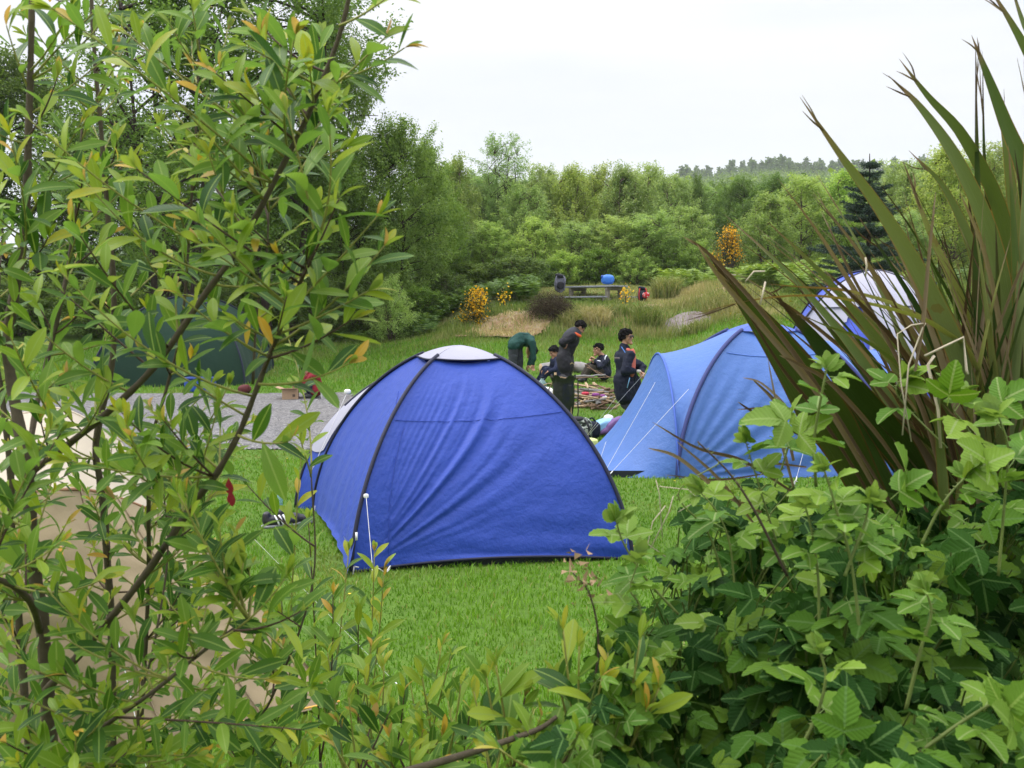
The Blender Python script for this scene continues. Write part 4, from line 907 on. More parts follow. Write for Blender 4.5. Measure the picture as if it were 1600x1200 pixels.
def person(label, J, top, legs, shoe, fwd, hup=(0, 0, 1), hs=.225, hair='short', group='campers round the fire', bulk=1.0, skirt=None, hands=None, hcurl=.8):
    """J: joints in world space; garments are shells over one continuous body"""
    J = {k: np.array(tuple(v), float) for k, v in J.items()}
    base = J['pelvis'].copy(); base[2] = min(J['toeL'][2], J['toeR'][2]); t = thing('person', label, 'person', base, group)
    M = frame(fwd, hup); sh, f = head_shapes(J['head'], M, hs)
    body = list(sh); cap = capsule
    body += [cap(f(0, -.06, -.25), .052, J['neck'], .056), cap(J['neck'], .07, J['chest'], .10), cap(J['chest'], .105, J['belly'], .10), cap(J['belly'], .105, J['pelvis'], .115)]
    for s in 'LR':
        body += [cap(J['chest'], .07, J['sh' + s], .05), cap(J['sh' + s], .046, J['el' + s], .036), cap(J['el' + s], .036, J['wr' + s], .025), cap(J['pelvis'], .09, J['hip' + s], .085), cap(J['hip' + s], .078, J['kn' + s], .052), cap(J['kn' + s], .05, J['an' + s], .034), cap(J['an' + s], .036, J['toe' + s], .028)]
        d = J['wr' + s] - J['el' + s]; nr, th = (hands or {}).get(s, ((0, 0, 1), (0, -1, 0))); body += hand_shapes(J['wr' + s], d, nr, np.array(th, float), .175, hcurl)
    bo = fused('body', body, .0085, SKIN, t, 2)
    fb = M @ np.array([0, 1, 0])
    for sg in (-1, 1):
        e = B().add(*superq(f(sg * .155, .355, .02), np.array([.12, .06, .06]) * hs, (1, 1), 10, 8, M)).build('eye', plain('eye_dark', (.02, .015, .012), .2, .5, 0), t)
    B().add(*superq(f(0, .405, -.245), np.array([.2, .05, .05]) * hs, (1, 1), 10, 8, M)).build('mouth', plain('lip_brown', (.26, .10, .08), .5), t)
    B().add(*cap(f(-.24, .365, .105), .018 * hs, f(-.07, .375, .12), .022 * hs, 6)).add(*cap(f(.24, .365, .105), .018 * hs, f(.07, .375, .12), .022 * hs, 6)).build('eyebrows', HAIR, t)
    # hair
    hp = []
    rr = np.random.default_rng(len(label))
    for k in range(70):
        a = rr.uniform(0, 6.28); z = rr.uniform(-.62, 1.0); q = math.sqrt(max(0, 1 - z * z)); x, y = math.cos(a) * q, math.sin(a) * q
        if y > .42 and z < .38: continue
        if y > -.05 and z < .05: continue
        hp.append(superq(f(x * .33, y * .40 - .04, .13 + z * .36), np.array([.24, .24, .2]) * hs * rr.uniform(.8, 1.25), (1, 1), 8, 6))
    hp.append(superq(f(0, -.05, .19), np.array([.70, .84, .70]) * hs, (1, 1), 16, 12, M))
    if hair == 'beret': hp += [superq(f(.0, -.34, .05), np.array([.75, .5, .85]) * hs, (1, 1), 16, 12, M), superq(f(0, -.1, .4), np.array([.74, .8, .36]) * hs, (1, 1), 16, 12, M)]
    fused('hair', hp, .008, HAIR, t, 1, lambda V: V + (np.stack([fbm(V * 38 + q * 9, 2, q) for q in range(3)], -1) - .5) * .035)
    # garments
    k = bulk; tp = [cap(J['neck'] * 1.12 - J['chest'] * .12, .074, J['chest'], .125 * k), cap(J['chest'], .13 * k, J['belly'], .125 * k), cap(J['belly'], .13 * k, J['pelvis'], .135 * k)]
    for s in 'LR':
        o = J['sh' + s]; w = J['el' + s] + (J['wr' + s] - J['el' + s]) * .93
        ch = J['chest'] + (o - J['chest']) * .35; tp += [cap(ch, .11 * k, o, .068 * k), cap(o, .068 * k, J['el' + s], .055 * k), cap(J['el' + s], .055 * k, w, .042), cap(J['belly'], .11 * k, J['hip' + s], .115 * k)]
    if skirt:
        for s in 'LR': e = J['hip' + s] + (J['kn' + s] - J['hip' + s]) * skirt; tp += [cap(J['hip' + s], .13 * k, e, .125 * k)]
        e2 = (J['hipL'] + J['hipR']) / 2 + ((J['knL'] + J['knR']) / 2 - (J['hipL'] + J['hipR']) / 2) * skirt; tp += [cap(J['pelvis'], .14, e2, .13)]
    wr = lambda V: V + ((fbm(V * 10, 3, 3) - .5) * .048)[:, None] * np.array([1, -1, .6])
    fused('jacket', tp, .011, top, t, 3, wr)
    lg = [cap(J['pelvis'], .12, (J['hipL'] + J['hipR']) / 2, .12)]
    for s in 'LR': lg += [cap(J['hip' + s], .105, J['kn' + s], .075), cap(J['kn' + s], .072, J['an' + s] + np.array([0, 0, .02]), .055)]
    fused('trousers', lg, .011, legs, t, 3, wr)
    for s in 'LR':
        fused('shoe', [cap(J['an' + s] + np.array([0, 0, -.02]), .05, J['toe' + s] * .45 + J['an' + s] * .55 + np.array([0, 0, -.02]), .05), cap(J['an' + s] * .6 + J['toe' + s] * .4, .046, J['toe' + s], .036)], .01, shoe, t, 2)
    return t, f, M, J
def jn(D, d):   # px,py(,depth offset) -> world
    return {k: at(v[0], v[1], D + (v[2] if len(v) > 2 else 0)) for k, v in d.items()}
def feet(J, g=None):
    for s in 'LR':
        for k in ('an', 'toe'):
            p = J[k + s]; z = G(p.x, p.y); p.z = z + (.085 if k == 'an' else .045)
    return J
BLK = cloth('black_cloth', (.020, .020, .024)); NVY = cloth('navy_cloth', (.018, .024, .055)); NVD = cloth('dark_navy_cloth', (.010, .013, .026)); GRN = cloth('dark_green_cloth', (.014, .055, .045)); CHAR = cloth('charcoal_cloth', (.042, .044, .052)); OLV = cloth('olive_brown_cloth', (.035, .030, .022)); SHOE = plain('dark_shoe', (.02, .02, .022), .5, .4)
REDJ = cloth('dark_red_cloth', (.17, .010, .018)); GREYT = cloth('dark_grey_cloth', (.045, .050, .060))
# standing, facing right
D = 17.0
J = jn(D, dict(head=(979, 526), neck=(975, 543.5), chest=(976, 561), belly=(978, 577), pelvis=(979, 592), shL=(969, 555, .14), shR=(984, 556, -.17), elL=(1003, 574, .18), elR=(975, 580, -.26), wrL=(1003, 582, -.02), wrR=(993, 580, -.22),
               hipL=(984, 594, .08), hipR=(974, 594, -.08), knL=(990, 632, .1), knR=(977, 632, -.08), anL=(992, 660, .12), anR=(981, 662, -.1), toeL=(1004, 664, .1), toeR=(992, 666, -.12)))
feet(J); p_, f, M, J = person('standing person in dark navy jacket over a salmon shirt wearing sunglasses, facing right', J, NVD, CHAR, SHOE, (.86, -.5, -.06), hair='beret', hs=.235, bulk=1.28, skirt=.62, hands={'L': ((0, -.3, 1), (0, -1, 0.3)), 'R': ((0, -.5, 1), (.3, -1, 0))})
SALM = cloth('salmon_cloth', (.52, .14, .10))
ch = J['chest']; V, F = superq(ch * .55 + J['belly'] * .45 + np.array([.10, -.145, 0.02]), (.14, .08, .46), (.9, .9), 14, 12, frame((.7, -.7, 0), (.05, 0, 1))); mk('shirt', V, F, SALM, p_)
V, F = superq(J['neck'] + np.array([.05, -.07, -.06]), (.13, .07, .12), (1, 1), 12, 8); mk('shirt_neck', V, F, SALM, p_)
BTR = plain('blue_trim', (.06, .16, .45), .6)
B().add(*tube(smoothpath([J['neck'] + np.array([-.05, -.09, .02]), J['chest'] + np.array([.01, -.185, .06]), J['belly'] + np.array([.02, -.20, 0])], 5), .008, 6)).build('jacket_trim', BTR, p_)
B().add(*tube([at(984, 590, D - .28), at(980, 606, D - .27)], .007, 6)).build('zip_trim', plain('pale_blue_trim', (.2, .42, .65), .6), p_)
sg = B()
for s in (-1, 1): sg.add(*superq(f(s * .165, .41, .02), np.array([.27, .07, .16]) * .235, (.7, .7), 12, 8, M)); sg.add(*capsule(f(s * .30, .36, .05), .004, f(s * .36, -.03, .05), .004, 6))
sg.add(*capsule(f(-.1, .42, .05), .004, f(.1, .42, .05), .004, 6)); sg.build('sunglasses', plain('brown_lens', (.02, .008, .008), .15, .6, 0), p_)
B().add(*box(at(964, 559.5, D - .33), (.085, .012, .026), None, .004)).build('sleeve_badge', plain('faded_badge', (.16, .13, .13), .7), p_)
c_ = at(998, 580, D - .25); tag(B().add(*superq(c_, (.07, .05, .05), (.6, .6), 10, 8)).build('small_tin', plain('tin_metal', (.5, .48, .42), .35, .5)), 'small pale tin held in the hands of the standing person', 'tin')

# bent forward with the hands behind the back
D = 18.5
J = jn(D, dict(head=(906, 511.5, -.02), neck=(899, 520), chest=(894, 531), belly=(886, 545), pelvis=(882, 558), shL=(894, 524, .17), shR=(893, 526, -.18), elL=(878, 533, .22), elR=(878, 535, -.24), wrL=(883, 541, -.02), wrR=(882, 540, -.16),
               hipL=(884, 560, .09), hipR=(881, 560, -.09), knL=(887, 590, .1), knR=(883, 590, -.1), anL=(884, 618, .1), anR=(881, 618, -.1), toeL=(895, 622, .1), toeR=(892, 622, -.1)))
feet(J); p_, f, M, J = person('person in black leaning forward with hands clasped behind the back and orange collar', J, BLK, BLK, SHOE, (.72, .1, -.69), (.6, 0, .75), bulk=1.06, skirt=.45, hands={'L': ((0, -1, 0), (0, 0, 1)), 'R': ((0, -1, 0), (0, 0, 1))})
V, F = superq(J['chest'] * .62 + J['neck'] * .38, (.30, .38, .26), (.9, .9), 18, 12, frame((.75, 0, .6), (-.6, 0, .8))); mk('jacket_yoke', V + np.array([-.03, 0, .025]), F, CHAR, p_)
B().add(*tube(smoothpath([J['neck'] + np.array(v) for v in ((-.055, .09, .03), (-.085, 0, .055), (-.055, -.10, .025), (.03, -.115, -.03), (.085, -.06, -.06))], 5), .026, 8)).build('collar', plain('orange_collar', (.80, .13, .04), .6, .3, .08), p_)
B().add(*tube(smoothpath([at(891, 569, D - .28), at(894, 567, D - .27), at(897, 570, D - .25)], 4), .006, 6)).build('pocket_mark', plain('gold_print', (.35, .28, .12), .6), p_)

# bending over in a green jumper
D = 20.0
J = jn(D, dict(head=(830, 549, .34), neck=(829, 537, .2), chest=(824, 531, .1), belly=(813, 530), pelvis=(805, 537), shL=(829, 533, .25), shR=(831, 534, -.08), elL=(833, 552, .2), elR=(834, 552, -.1), wrL=(826, 570, .15), wrR=(833, 569, -.08),
               hipL=(808, 540, .1), hipR=(803, 540, -.1), knL=(812, 569, .12), knR=(801, 569, -.08), anL=(812, 596, .14), anR=(800, 597, -.1), toeL=(820, 599, .12), toeR=(808, 600, -.12)))
feet(J); person('person in dark green jumper and grey trousers bending over with one arm reaching down', J, GRN, GREYT, SHOE, (.3, .3, -.9), (.8, .3, .3), bulk=1.05)

# seated at the left, looking down
D = 20.0
J = jn(D, dict(head=(866, 550), neck=(869, 560, .03), chest=(870, 566, .03), belly=(871, 574, .05), pelvis=(871, 582, .08), shL=(865, 563, .2), shR=(873, 564, -.14), elL=(862, 575, .22), elR=(869, 577, -.24), wrL=(853, 578, .1), wrR=(859, 580, -.18),
               hipL=(868, 584, .14), hipR=(870, 585, -.06), knL=(852, 577, .12), knR=(854, 579, -.14), anL=(843, 592, .1), anR=(846, 594, -.12), toeL=(835, 594, .1), toeR=(838, 597, -.14)))
J['pelvis'].z = max(J['pelvis'].z, G(J['pelvis'].x, J['pelvis'].y) + .13); feet(J)
person('seated person in navy looking down beside the one leaning forward', J, NVY, NVY, SHOE, (-.82, -.35, -.45), (-.35, 0, .9), bulk=1.0)

# seated at the right, eating
D = 20.5
J = jn(D, dict(head=(934.5, 546), neck=(940, 557, .03), chest=(943, 564, .03), belly=(944, 573, .05), pelvis=(945, 582, .06), shL=(938, 560, .2), shR=(948, 561, -.14), elL=(928, 574, .2), elR=(938, 573, -.28), wrL=(926, 566, .08), wrR=(930.5, 563, -.14),
               hipL=(942, 584, .14), hipR=(944, 585, -.08), knL=(921, 572, .12), knR=(924, 575, -.16), anL=(911, 588, .08), anR=(914, 591, -.16), toeL=(902, 590, .06), toeR=(905, 593, -.2)))
J['pelvis'].z = max(J['pelvis'].z, G(J['pelvis'].x, J['pelvis'].y) + .13); feet(J)
p_, f, M, J = person('seated person in black with white shoulder stripe, hand held to the mouth', J, NVD, OLV, SHOE, (-.92, -.3, -.12), (0, 0, 1), bulk=1.02, hands={'R': ((.6, 0, .5), (0, -1, 0)), 'L': ((.6, 0, .5), (0, -1, 0))}, hcurl=1.0)
WST = plain('white_stripe', (.6, .62, .65), .6)
B().add(*tube(smoothpath([J['shR'] + np.array([-.055, -.075, -.08]), J['shR'] + np.array([-.035, -.06, .03]), J['shR'] + np.array([.0, .02, .072]), J['neck'] + np.array([.07, .0, .0])], 5), .012, 6)).build('shoulder_stripe', WST, p_)
B().add(*superq(J['wrR'] + np.array([.05, -.06, -.02]), (.10, .05, .05), (.8, .8), 10, 8)).build('cuff', WST, p_)

# crouching in red by a cardboard box
D = 20.3
J = jn(D, dict(head=(480, 577), neck=(485, 585), chest=(488, 591), belly=(492, 599), pelvis=(494, 608), shL=(482, 588, .18), shR=(488, 589, -.17), elL=(476, 598, .2), elR=(478, 599, -.2), wrL=(466, 600, .12), wrR=(468, 599, -.12),
               hipL=(492, 609, .1), hipR=(493, 610, -.1), knL=(478, 602, .12), knR=(479, 604, -.13), anL=(486, 619, .1), anR=(487, 620, -.12), toeL=(476, 621, .1), toeR=(477, 622, -.14)))
feet(J); p_, f, M, J = person('person in dark red jacket crouching by a cardboard box on the gravel edge', J, REDJ, NVD, SHOE, (-.75, -.15, -.6), (-.5, 0, .8), group='campers by the gravel', bulk=1.05)
# ------------------------------------------------------------------ things round the fire, on the mound and by the tents
def bagmat(name, stops, sc=18):
    n = NT(name); o = n.obj(); c = n.ramp(n.noise(sc, 3, o, .6), stops); return n.done(n.pr(c, .7, .25, n.bump(n.noise(40, 3, o), .4, .01)))
WOODP = plain('split_pale_wood', (.42, .31, .19), .8, .2, .25, 25, .4); WOODG = plain('weathered_grey_wood', (.24, .23, .22), .85, .15, .3, 14, .5, .01); WOODB = plain('brown_stick_bark', (.17, .11, .07), .85, .15, .3, 25, .5)
def log(name, label, a, b_, r, mat, group=None):
    t = thing('fallen_log', label, 'log', a, group); p = [np.array(tuple(a)) + (np.array(tuple(b_)) - np.array(tuple(a))) * u + NR.normal(0, r * .06, 3) for u in np.linspace(0, 1, 7)]
    V, F, U = tube(p, r * NR.uniform(.92, 1.06, 7), 12, False); mk('bark', V, F, mat, t)
    e = B()
    for q, d in ((p[0], p[0] - p[1]), (p[-1], p[-1] - p[-2])): e.add(*tube([q - d * .03, q + d * .012], r * .96, 12))
    e.build('cut_end', WOODP, t); return t
def gp(px, Y, up=0): return gpt(px, Y, up)
log('log_seat', 'weathered grey log lying behind the campers on the left of the fire', gp(845, 21.4, .10), gp(893, 21.6, .11), .13, WOODG, 'log seats')
log('log_seat', 'weathered grey log lying on the grass behind the seated camper on the right', gp(899, 21.7, .09), gp(948, 21.2, .10), .12, WOODG, 'log seats')
log('log', 'pale bare log lying on the bank right of the small yellow gorse', gp(756, 31.5, .10), gp(786, 32.0, .12), .09, WOODG)
# firewood: every stick its own part
fw = thing('firewood_pile', 'pile of pale split firewood and thin sticks left of the standing person', 'firewood', gp(927, 18.3))
RED1, PURP, CARD = plain('red_wrapper', (.5, .03, .06), .5), plain('purple_wrapper', (.22, .04, .22), .5), plain('brown_cardboard', (.36, .25, .16), .85, .1, .1)
for i in range(95):
    px = R.gauss(926, 16); Y = 18.2 + R.uniform(-.8, 1.0); c = np.array(tuple(gp(px, Y, R.uniform(.03, .20) * max(.15, 1 - abs(px - 927) / 34)))); a = R.gauss(0.3, 1.2); l = R.uniform(.12, .55) * (1.4 if i % 9 == 0 else 1)
    d = np.array([math.cos(a), math.sin(a) * .7, R.uniform(-.22, .22)]) * l / 2
    V, F, U = tube([c - d, c + d * .3 + NR.normal(0, .01, 3), c + d], [R.uniform(.012, .03)] * 2 + [R.uniform(.008, .024)], 5)
    mk('stick', V, F, R.choice([WOODP, WOODP, WOODB, WOODB, WOODG]), fw, smooth=False)
for px, up, m, s in ((915, .18, RED1, .13), (931, .16, PURP, .13), (942, .14, PURP, .09), (944, .12, WHITEP, .09)):
    mk('wrapper', *superq(gp(px, 17.95, up), (s, .08, .05), (.6, .6), 14, 10, rz(R.uniform(-.4, .4)), .6, 9), m, fw)
def stick(label, a, b_, r, mat=WOODB, name='stick', group=None):
    p = [np.array(tuple(a)) + (np.array(tuple(b_)) - np.array(tuple(a))) * u + NR.normal(0, r * .5, 3) * (0 < u < 1) for u in np.linspace(0, 1, 8)]
    V, F, U = tube(p, np.linspace(r, r * .7, 8), 7); o = mk(name, V, F, mat, None, loc=tuple(p[0])); return tag(o, label, 'stick', group)
stick('long thin stick lying level across the front of the firewood pile', at(886, 591.5, 17.3), at(962, 589, 17.5), .011, WOODB)
stick('thicker dark stick resting on the firewood behind the level one', at(900, 588, 17.9), at(946, 585.5, 18.0), .02, WOODG)
stick('thin stick slanting down to the right in front of the eating camper', at(914, 570, 18.6), at(944, 588.5, 18.2), .012, WOODB)
stick('second slanting stick crossing behind the first by the eating camper', at(917, 574, 18.9), at(955, 590, 18.4), .010, WOODB)
stick('thin black iron stake pushed upright into the grass below the firewood', at(903, 597, 16.6), gp(903, 16.6, -.05), .012, plain('rusty_iron', (.03, .022, .018), .7), 'iron_stake')
# bin bag on a stick frame
fr = thing('bin_bag_stand', 'rough stand of brown sticks that holds a black bin bag open', 'stick stand', gp(866, 16.3))
for a, b_, r in ((at(866, 580, 16.3), gp(867.5, 16.3, -.05), .020), (at(865, 600, 16.35), at(821, 601, 16.9), .010), (at(854, 619, 16.5), at(863, 597, 16.35), .010), (at(891, 592, 16.2), gp(893, 16.2, -.05), .014), (at(864, 588.5, 16.3), at(893, 592, 16.2), .012)):
    p = [np.array(tuple(a)) + (np.array(tuple(b_)) - np.array(tuple(a))) * u + NR.normal(0, .008, 3) for u in np.linspace(0, 1, 7)]; V, F, U = tube(p, r, 7); mk('pole', V, F, plain('pale_brown_pole', (.30, .22, .13), .85, .15, .3, 25, .5), fr)
rows = []
for k in range(22):
    v = k / 21; z = at(880, 588, 16.25).z * (1 - v) + (G(*gp(880, 16.25)[:2]) + .02) * v; a = np.linspace(0, 2 * np.pi, 40); wd = .165 + .035 * max(0, 1 - v * 9) + .02 * math.sin(v * 3.1) - .06 * v; fo = 1 + .34 * (n2(np.cos(a) * 2.2 + v * .8, np.sin(a) * 2.2 + v * 1.6, 1, 4) - .5) * 2 * (.4 + .6 * v)
    rows.append(np.stack([gp(880, 16.25).x + .02 * v + np.cos(a) * wd * fo, 16.25 + np.sin(a) * wd * .8 * fo, z + .03 * np.sin(a * 5) * (1 - v)], -1))
V, F = grid(np.array(rows)); bb = mk('bin_bag', V, F, plain('black_plastic', (.010, .010, .012), .22, .5, .1, 5, .25, .04), None, loc=tuple(gp(880, 16.25)))
tag(bb, 'hanging black plastic bin bag tied to the stick stand', 'bin bag')
# bottle and carrier bag
def bottle(name, label, base, h, r, col, cap, alpha=.75):
    t = thing(name, label, 'bottle', base); b0 = np.array(tuple(base)); prof = [(0, .9), (.03, 1), (.25, 1), (.28, .94), (.5, .94), (.53, 1), (.7, 1), (.85, .5), (.90, .34), (.96, .34)]
    pts = [b0 + np.array([0, 0, h * z]) for z, _ in prof]; V, F, U = tube(pts, [r * q for _, q in prof], 16); n = NT(name + '_plastic'); mk('body', V, F, n.done(n.pr(col, .12, .5, **{'Transmission Weight': alpha, 'IOR': 1.2})), t)
    mk('cap', *tube([b0 + np.array([0, 0, h * .95]), b0 + np.array([0, 0, h * 1.02])], r * .38, 12)[:2], cap, t); return t
bottle('water_bottle', 'large clear water bottle with a dark cap by the white carrier bag', gp(847, 18.6), .36, .085, (.55, .68, .88), NVD)
V, F = superq(gp(853, 17.9, .14), (.30, .24, .32), (.75, .9), 26, 18, None, .22, 3, 4); cbg = thing('carrier_bag', 'crumpled white plastic carrier bag in front of the water bottle', 'carrier bag', gp(853, 17.9)); mk('bag', V, F, plain('white_film', (.66, .65, .64), .45, .4, .06, 20, .5, .02), cbg)
mk('print', *superq(gp(857, 17.79, .17), (.09, .03, .10), (.8, .8), 12, 8), plain('orange_print', (.55, .28, .12), .5), cbg)
tag(mk('blue_pot', *superq(gp(835, 18.6, .10), (.20, .18, .19), (.5, 1), 16, 10), plain('blue_enamel', (.03, .09, .35), .3, .5), None, loc=tuple(gp(835, 18.6))), 'small blue pot on the grass left of the water bottle', 'pot')
# bags on the grass in front
cm = thing('backpack', 'black and white patterned backpack on the grass between the two blue tents', 'backpack', gp(905, 14.0)); c0 = np.array(tuple(gp(905, 14.0, .15)))
CAMO = bagmat('patterned_black_white', [(.40, (.010, .012, .010)), (.47, (.03, .05, .03)), (.52, (.42, .45, .40)), (.58, (.05, .06, .05))], 14)
mk('main_bag', *superq(c0, (.36, .26, .34), (.6, .65), 26, 18, None, .12, 4, 1), CAMO, cm); mk('pocket', *superq(c0 + np.array([.03, -.13, -.03]), (.24, .10, .20), (.6, .6), 18, 12, None, .1, 5, 2), CAMO, cm)
mk('top_flap', *superq(c0 + np.array([-.04, 0, .15]), (.26, .22, .08), (.7, .8), 18, 10, None, .15), BLK, cm); mk('logo_patch', *superq(c0 + np.array([-.09, -.10, .17]), (.08, .03, .03), (.6, .6), 10, 6), plain('red_patch', (.35, .06, .05), .6), cm)
for s in (-1, 1): mk('strap', *tube(smoothpath([c0 + np.array([s * .07, -.12, .16]), c0 + np.array([s * .12, -.20, .06]), c0 + np.array([s * .13, -.15, -.13])], 5), .016, 6)[:2], BLK, cm)
t = thing('holdall_bag', 'small dark navy bag behind the patterned backpack', 'bag', gp(925, 14.2)); c0 = np.array(tuple(gp(925, 14.2, .13))); mk('bag', *superq(c0, (.24, .22, .24), (.7, .7), 20, 14, None, .15, 4, 5), NVD, t); mk('handle', *tube(smoothpath([c0 + np.array([-.06, 0, .11]), c0 + np.array([0, -.02, .17]), c0 + np.array([.06, 0, .11])], 6), .012, 6)[:2], NVD, t)
sb = thing('sleeping_bag', 'pale blue and purple sleeping bag heaped beside the light blue tent', 'sleeping bag', gp(944, 14.6)); c0 = np.array(tuple(gp(946, 14.6, .12)))
mk('blue_shell', *superq(c0 + np.array([-.04, 0, .02]), (.40, .34, .17), (.8, .8), 30, 20, Matrix.Rotation(-.45, 3, 'Y'), .55, 5, 3), plain('pale_blue_shell', (.22, .42, .66), .5, .3, .1), sb); mk('purple_lining', *superq(c0 + np.array([.07, -.10, .03]), (.36, .22, .13), (.8, .8), 30, 20, Matrix.Rotation(-.6, 3, 'Y'), .6, 6, 6), plain('purple_lining', (.12, .06, .19), .6, .3, .1), sb)
mk('white_lining', *superq(c0 + np.array([.05, .03, .12]), (.13, .12, .09), (.8, .8), 22, 14, None, .6, 7), plain('white_lining', (.62, .56, .60), .6), sb)
tag(mk('sleeping_mat', *superq(gp(913, 13.3, .05), (.34, .30, .13), (.3, .6), 20, 10, rz(.3), .1, 3), plain('yellow_green_foam', (.52, .58, .22), .7, .2, .1), None, loc=tuple(gp(913, 13.3))), 'pale yellow green foam mat lying under the patterned backpack', 'foam mat')
# cardboard box, white carrier by the crouching person, blue crate, red bag
cb_ = thing('cardboard_box', 'open brown cardboard box in front of the crouching person', 'box', gp(453, 20.2)); g0 = np.array(tuple(gp(453, 20.2))); Rb = np.array(rz(.15))
for c, s in (((0, -.16, .10), (.30, .008, .20)), ((0, .16, .10), (.30, .008, .20)), ((-.146, 0, .10), (.008, .312, .20)), ((.146, 0, .10), (.008, .312, .20)), ((0, 0, .012), (.284, .312, .008))): mk('side_panel', *box(g0 + Rb @ np.array(c), s, rz(.15)), CARD, cb_, smooth=False)
mk('flap', *box(g0 + Rb @ np.array((-.02, -.19, .205)), (.29, .09, .006), Matrix.Rotation(-.3, 3, 'X')), CARD, cb_, smooth=False); mk('flap', *box(g0 + Rb @ np.array((-.20, 0, .22)), (.13, .29, .006), Matrix.Rotation(.35, 3, 'Y')), CARD, cb_, smooth=False)
mk('printed_mark', *box(g0 + Rb @ np.array((.07, -.166, .08)), (.05, .004, .05), rz(.15)), plain('dark_print', (.10, .07, .05), .8), cb_, smooth=False)
tag(mk('carrier_bag', *superq(gp(505, 20.1, .11), (.12, .16, .24), (.8, .9), 24, 18, None, .5, 7, 9), plain('thin_white_film', (.66, .66, .66), .5), None, loc=tuple(gp(505, 20.1))), 'white plastic bag standing behind the crouching person', 'carrier bag')
bx = thing('storage_box', 'blue plastic storage box at the far edge of the gravel seen through the willow', 'storage box', gp(312, 21.3)); g0 = np.array(tuple(gp(312, 21.3)))
mk('tub', *box(g0 + np.array([0, 0, .13]), (.56, .36, .26), None, .03), plain('blue_plastic', (.02, .07, .36), .35, .5), bx); mk('lid', *box(g0 + np.array([0, 0, .275]), (.60, .40, .035), None, .012), plain('dark_blue_plastic', (.015, .04, .22), .35, .5), bx)
tag(mk('red_bag', *superq(gp(382, 21.0, .08), (.26, .2, .17), (.8, .8), 26, 18, None, .5, 6, 2), plain('maroon_cloth', (.085, .014, .014), .8), None, loc=tuple(gp(382, 21.0))), 'small maroon bag on the gravel edge right of the blue box', 'bag')
# shoes and bottle by the porch
def trainer(label, px, Y, a, stripes):
    g = gp(px, Y); t = thing('trainer_shoe', label, 'shoe', g, 'shoes by the tent porch'); M3 = np.array(rz(a)); P = lambda v: np.array(tuple(g)) + M3 @ np.array(v)
    fused('upper', [capsule(P((-.09, 0, .055)), .045, P((.02, 0, .048)), .044), capsule(P((.02, 0, .045)), .042, P((.11, 0, .036)), .034), capsule(P((-.095, 0, .055)), .042, P((-.10, 0, .095)), .034)], .006, plain('black_leather_shoe', (.018, .018, .022), .4, .4), t, 2)
    sl_ = B(); sl_.add(*superq(P((-.06, 0, .012)), (.17, .095, .024), (.4, .8), 18, 8, M3)); sl_.add(*superq(P((.06, 0, .012)), (.18, .09, .022), (.4, .8), 18, 8, M3)); sl_.build('sole', plain('grey_sole', (.25, .25, .26), .7), t)
    if stripes:
        for k in range(3):
            x = -.035 + k * .033; pts = smoothpath([P((x + .022, -.040, .020)), P((x + .012, -.049, .045)), P((x, -.036, .075)), P((x - .006, -.012, .092))], 4); mk('white_stripe', *tube(pts, .0075, 6)[:2], WHITEP, t)
        for k in range(3): mk('lace', *tube([P((.03 + k * .018, -.025, .088 - k * .006)), P((.03 + k * .018, .025, .088 - k * .006))], .004, 5)[:2], WHITEP, t)
trainer('black trainer with three white stripes lying by the left side of the dome tent', 433, 8.1, .45, True)
trainer('plain black trainer nearest the dome tent porch', 455, 8.2, .3, False)
bottle('drink_bottle', 'small pale blue bottle standing in the grass behind the striped trainer', gp(433, 8.7), .17, .03, (.5, .72, .85), WHITEP)

# picnic table: solid posts, planked top and two benches, turned so that one end faces the camera
pt = thing('picnic_table', 'weathered wooden picnic table with attached benches on top of the mound', 'picnic table', gp(932, 32.2)); ct = np.array(tuple(at(930, 446.5, 32.2))); ct[2] -= .03
PL = plain('silvery_grey_wood', (.25, .26, .30), .7, .25, .25, 9, .4, .01); ath = math.radians(-44); M3 = np.array(rz(ath)); rt = rz(ath)
def W_(x, y, z): return ct + M3 @ np.array([x, y, z])
for k in range(5): mk('top_plank', *box(W_(0, -.32 + .16 * k, 0), (1.9, .145, .045), rt, .008), PL, pt, smooth=False)
for sg in (-1, 1):
    for k in range(2): mk('bench_plank', *box(W_(0, sg * (.66 + .15 * k), -.32), (1.9, .135, .045), rt, .008), PL, pt, smooth=False)
WP = plain('pale_post_wood', (.22, .20, .165), .85, .15, .25, 9)
for x in (-.7, .72):
    mk('cross_beam', *box(W_(x, 0, -.075), (.09, .74, .09), rt), WP, pt, smooth=False); mk('bench_bearer', *box(W_(x, 0, -.395), (.07, 1.66, .09), rt), WP, pt, smooth=False)
    for y in (-.30, .30): mk('post', *box(W_(x + .0, y, -.51), (.11, .10, .78), rt, .008), WP, pt, smooth=False)
ss = thing('stuff_sack', 'bright blue rounded sleeping bag sack on the picnic table top', 'stuff sack', at(949, 444, 32.0)); c0 = np.array(tuple(at(949.5, 437, 32.0)))
mk('sack', *superq(c0, (.40, .32, .30), (.75, .8), 26, 18, None, .08, 4, 1), plain('bright_blue_nylon_sack', (.03, .16, .55), .5, .4, .12), ss); mk('drawcord_end', *superq(c0 + np.array([-.17, -.04, .08]), (.08, .12, .12), (.8, .8), 12, 8), plain('dark_blue_hood', (.015, .06, .30), .5), ss)
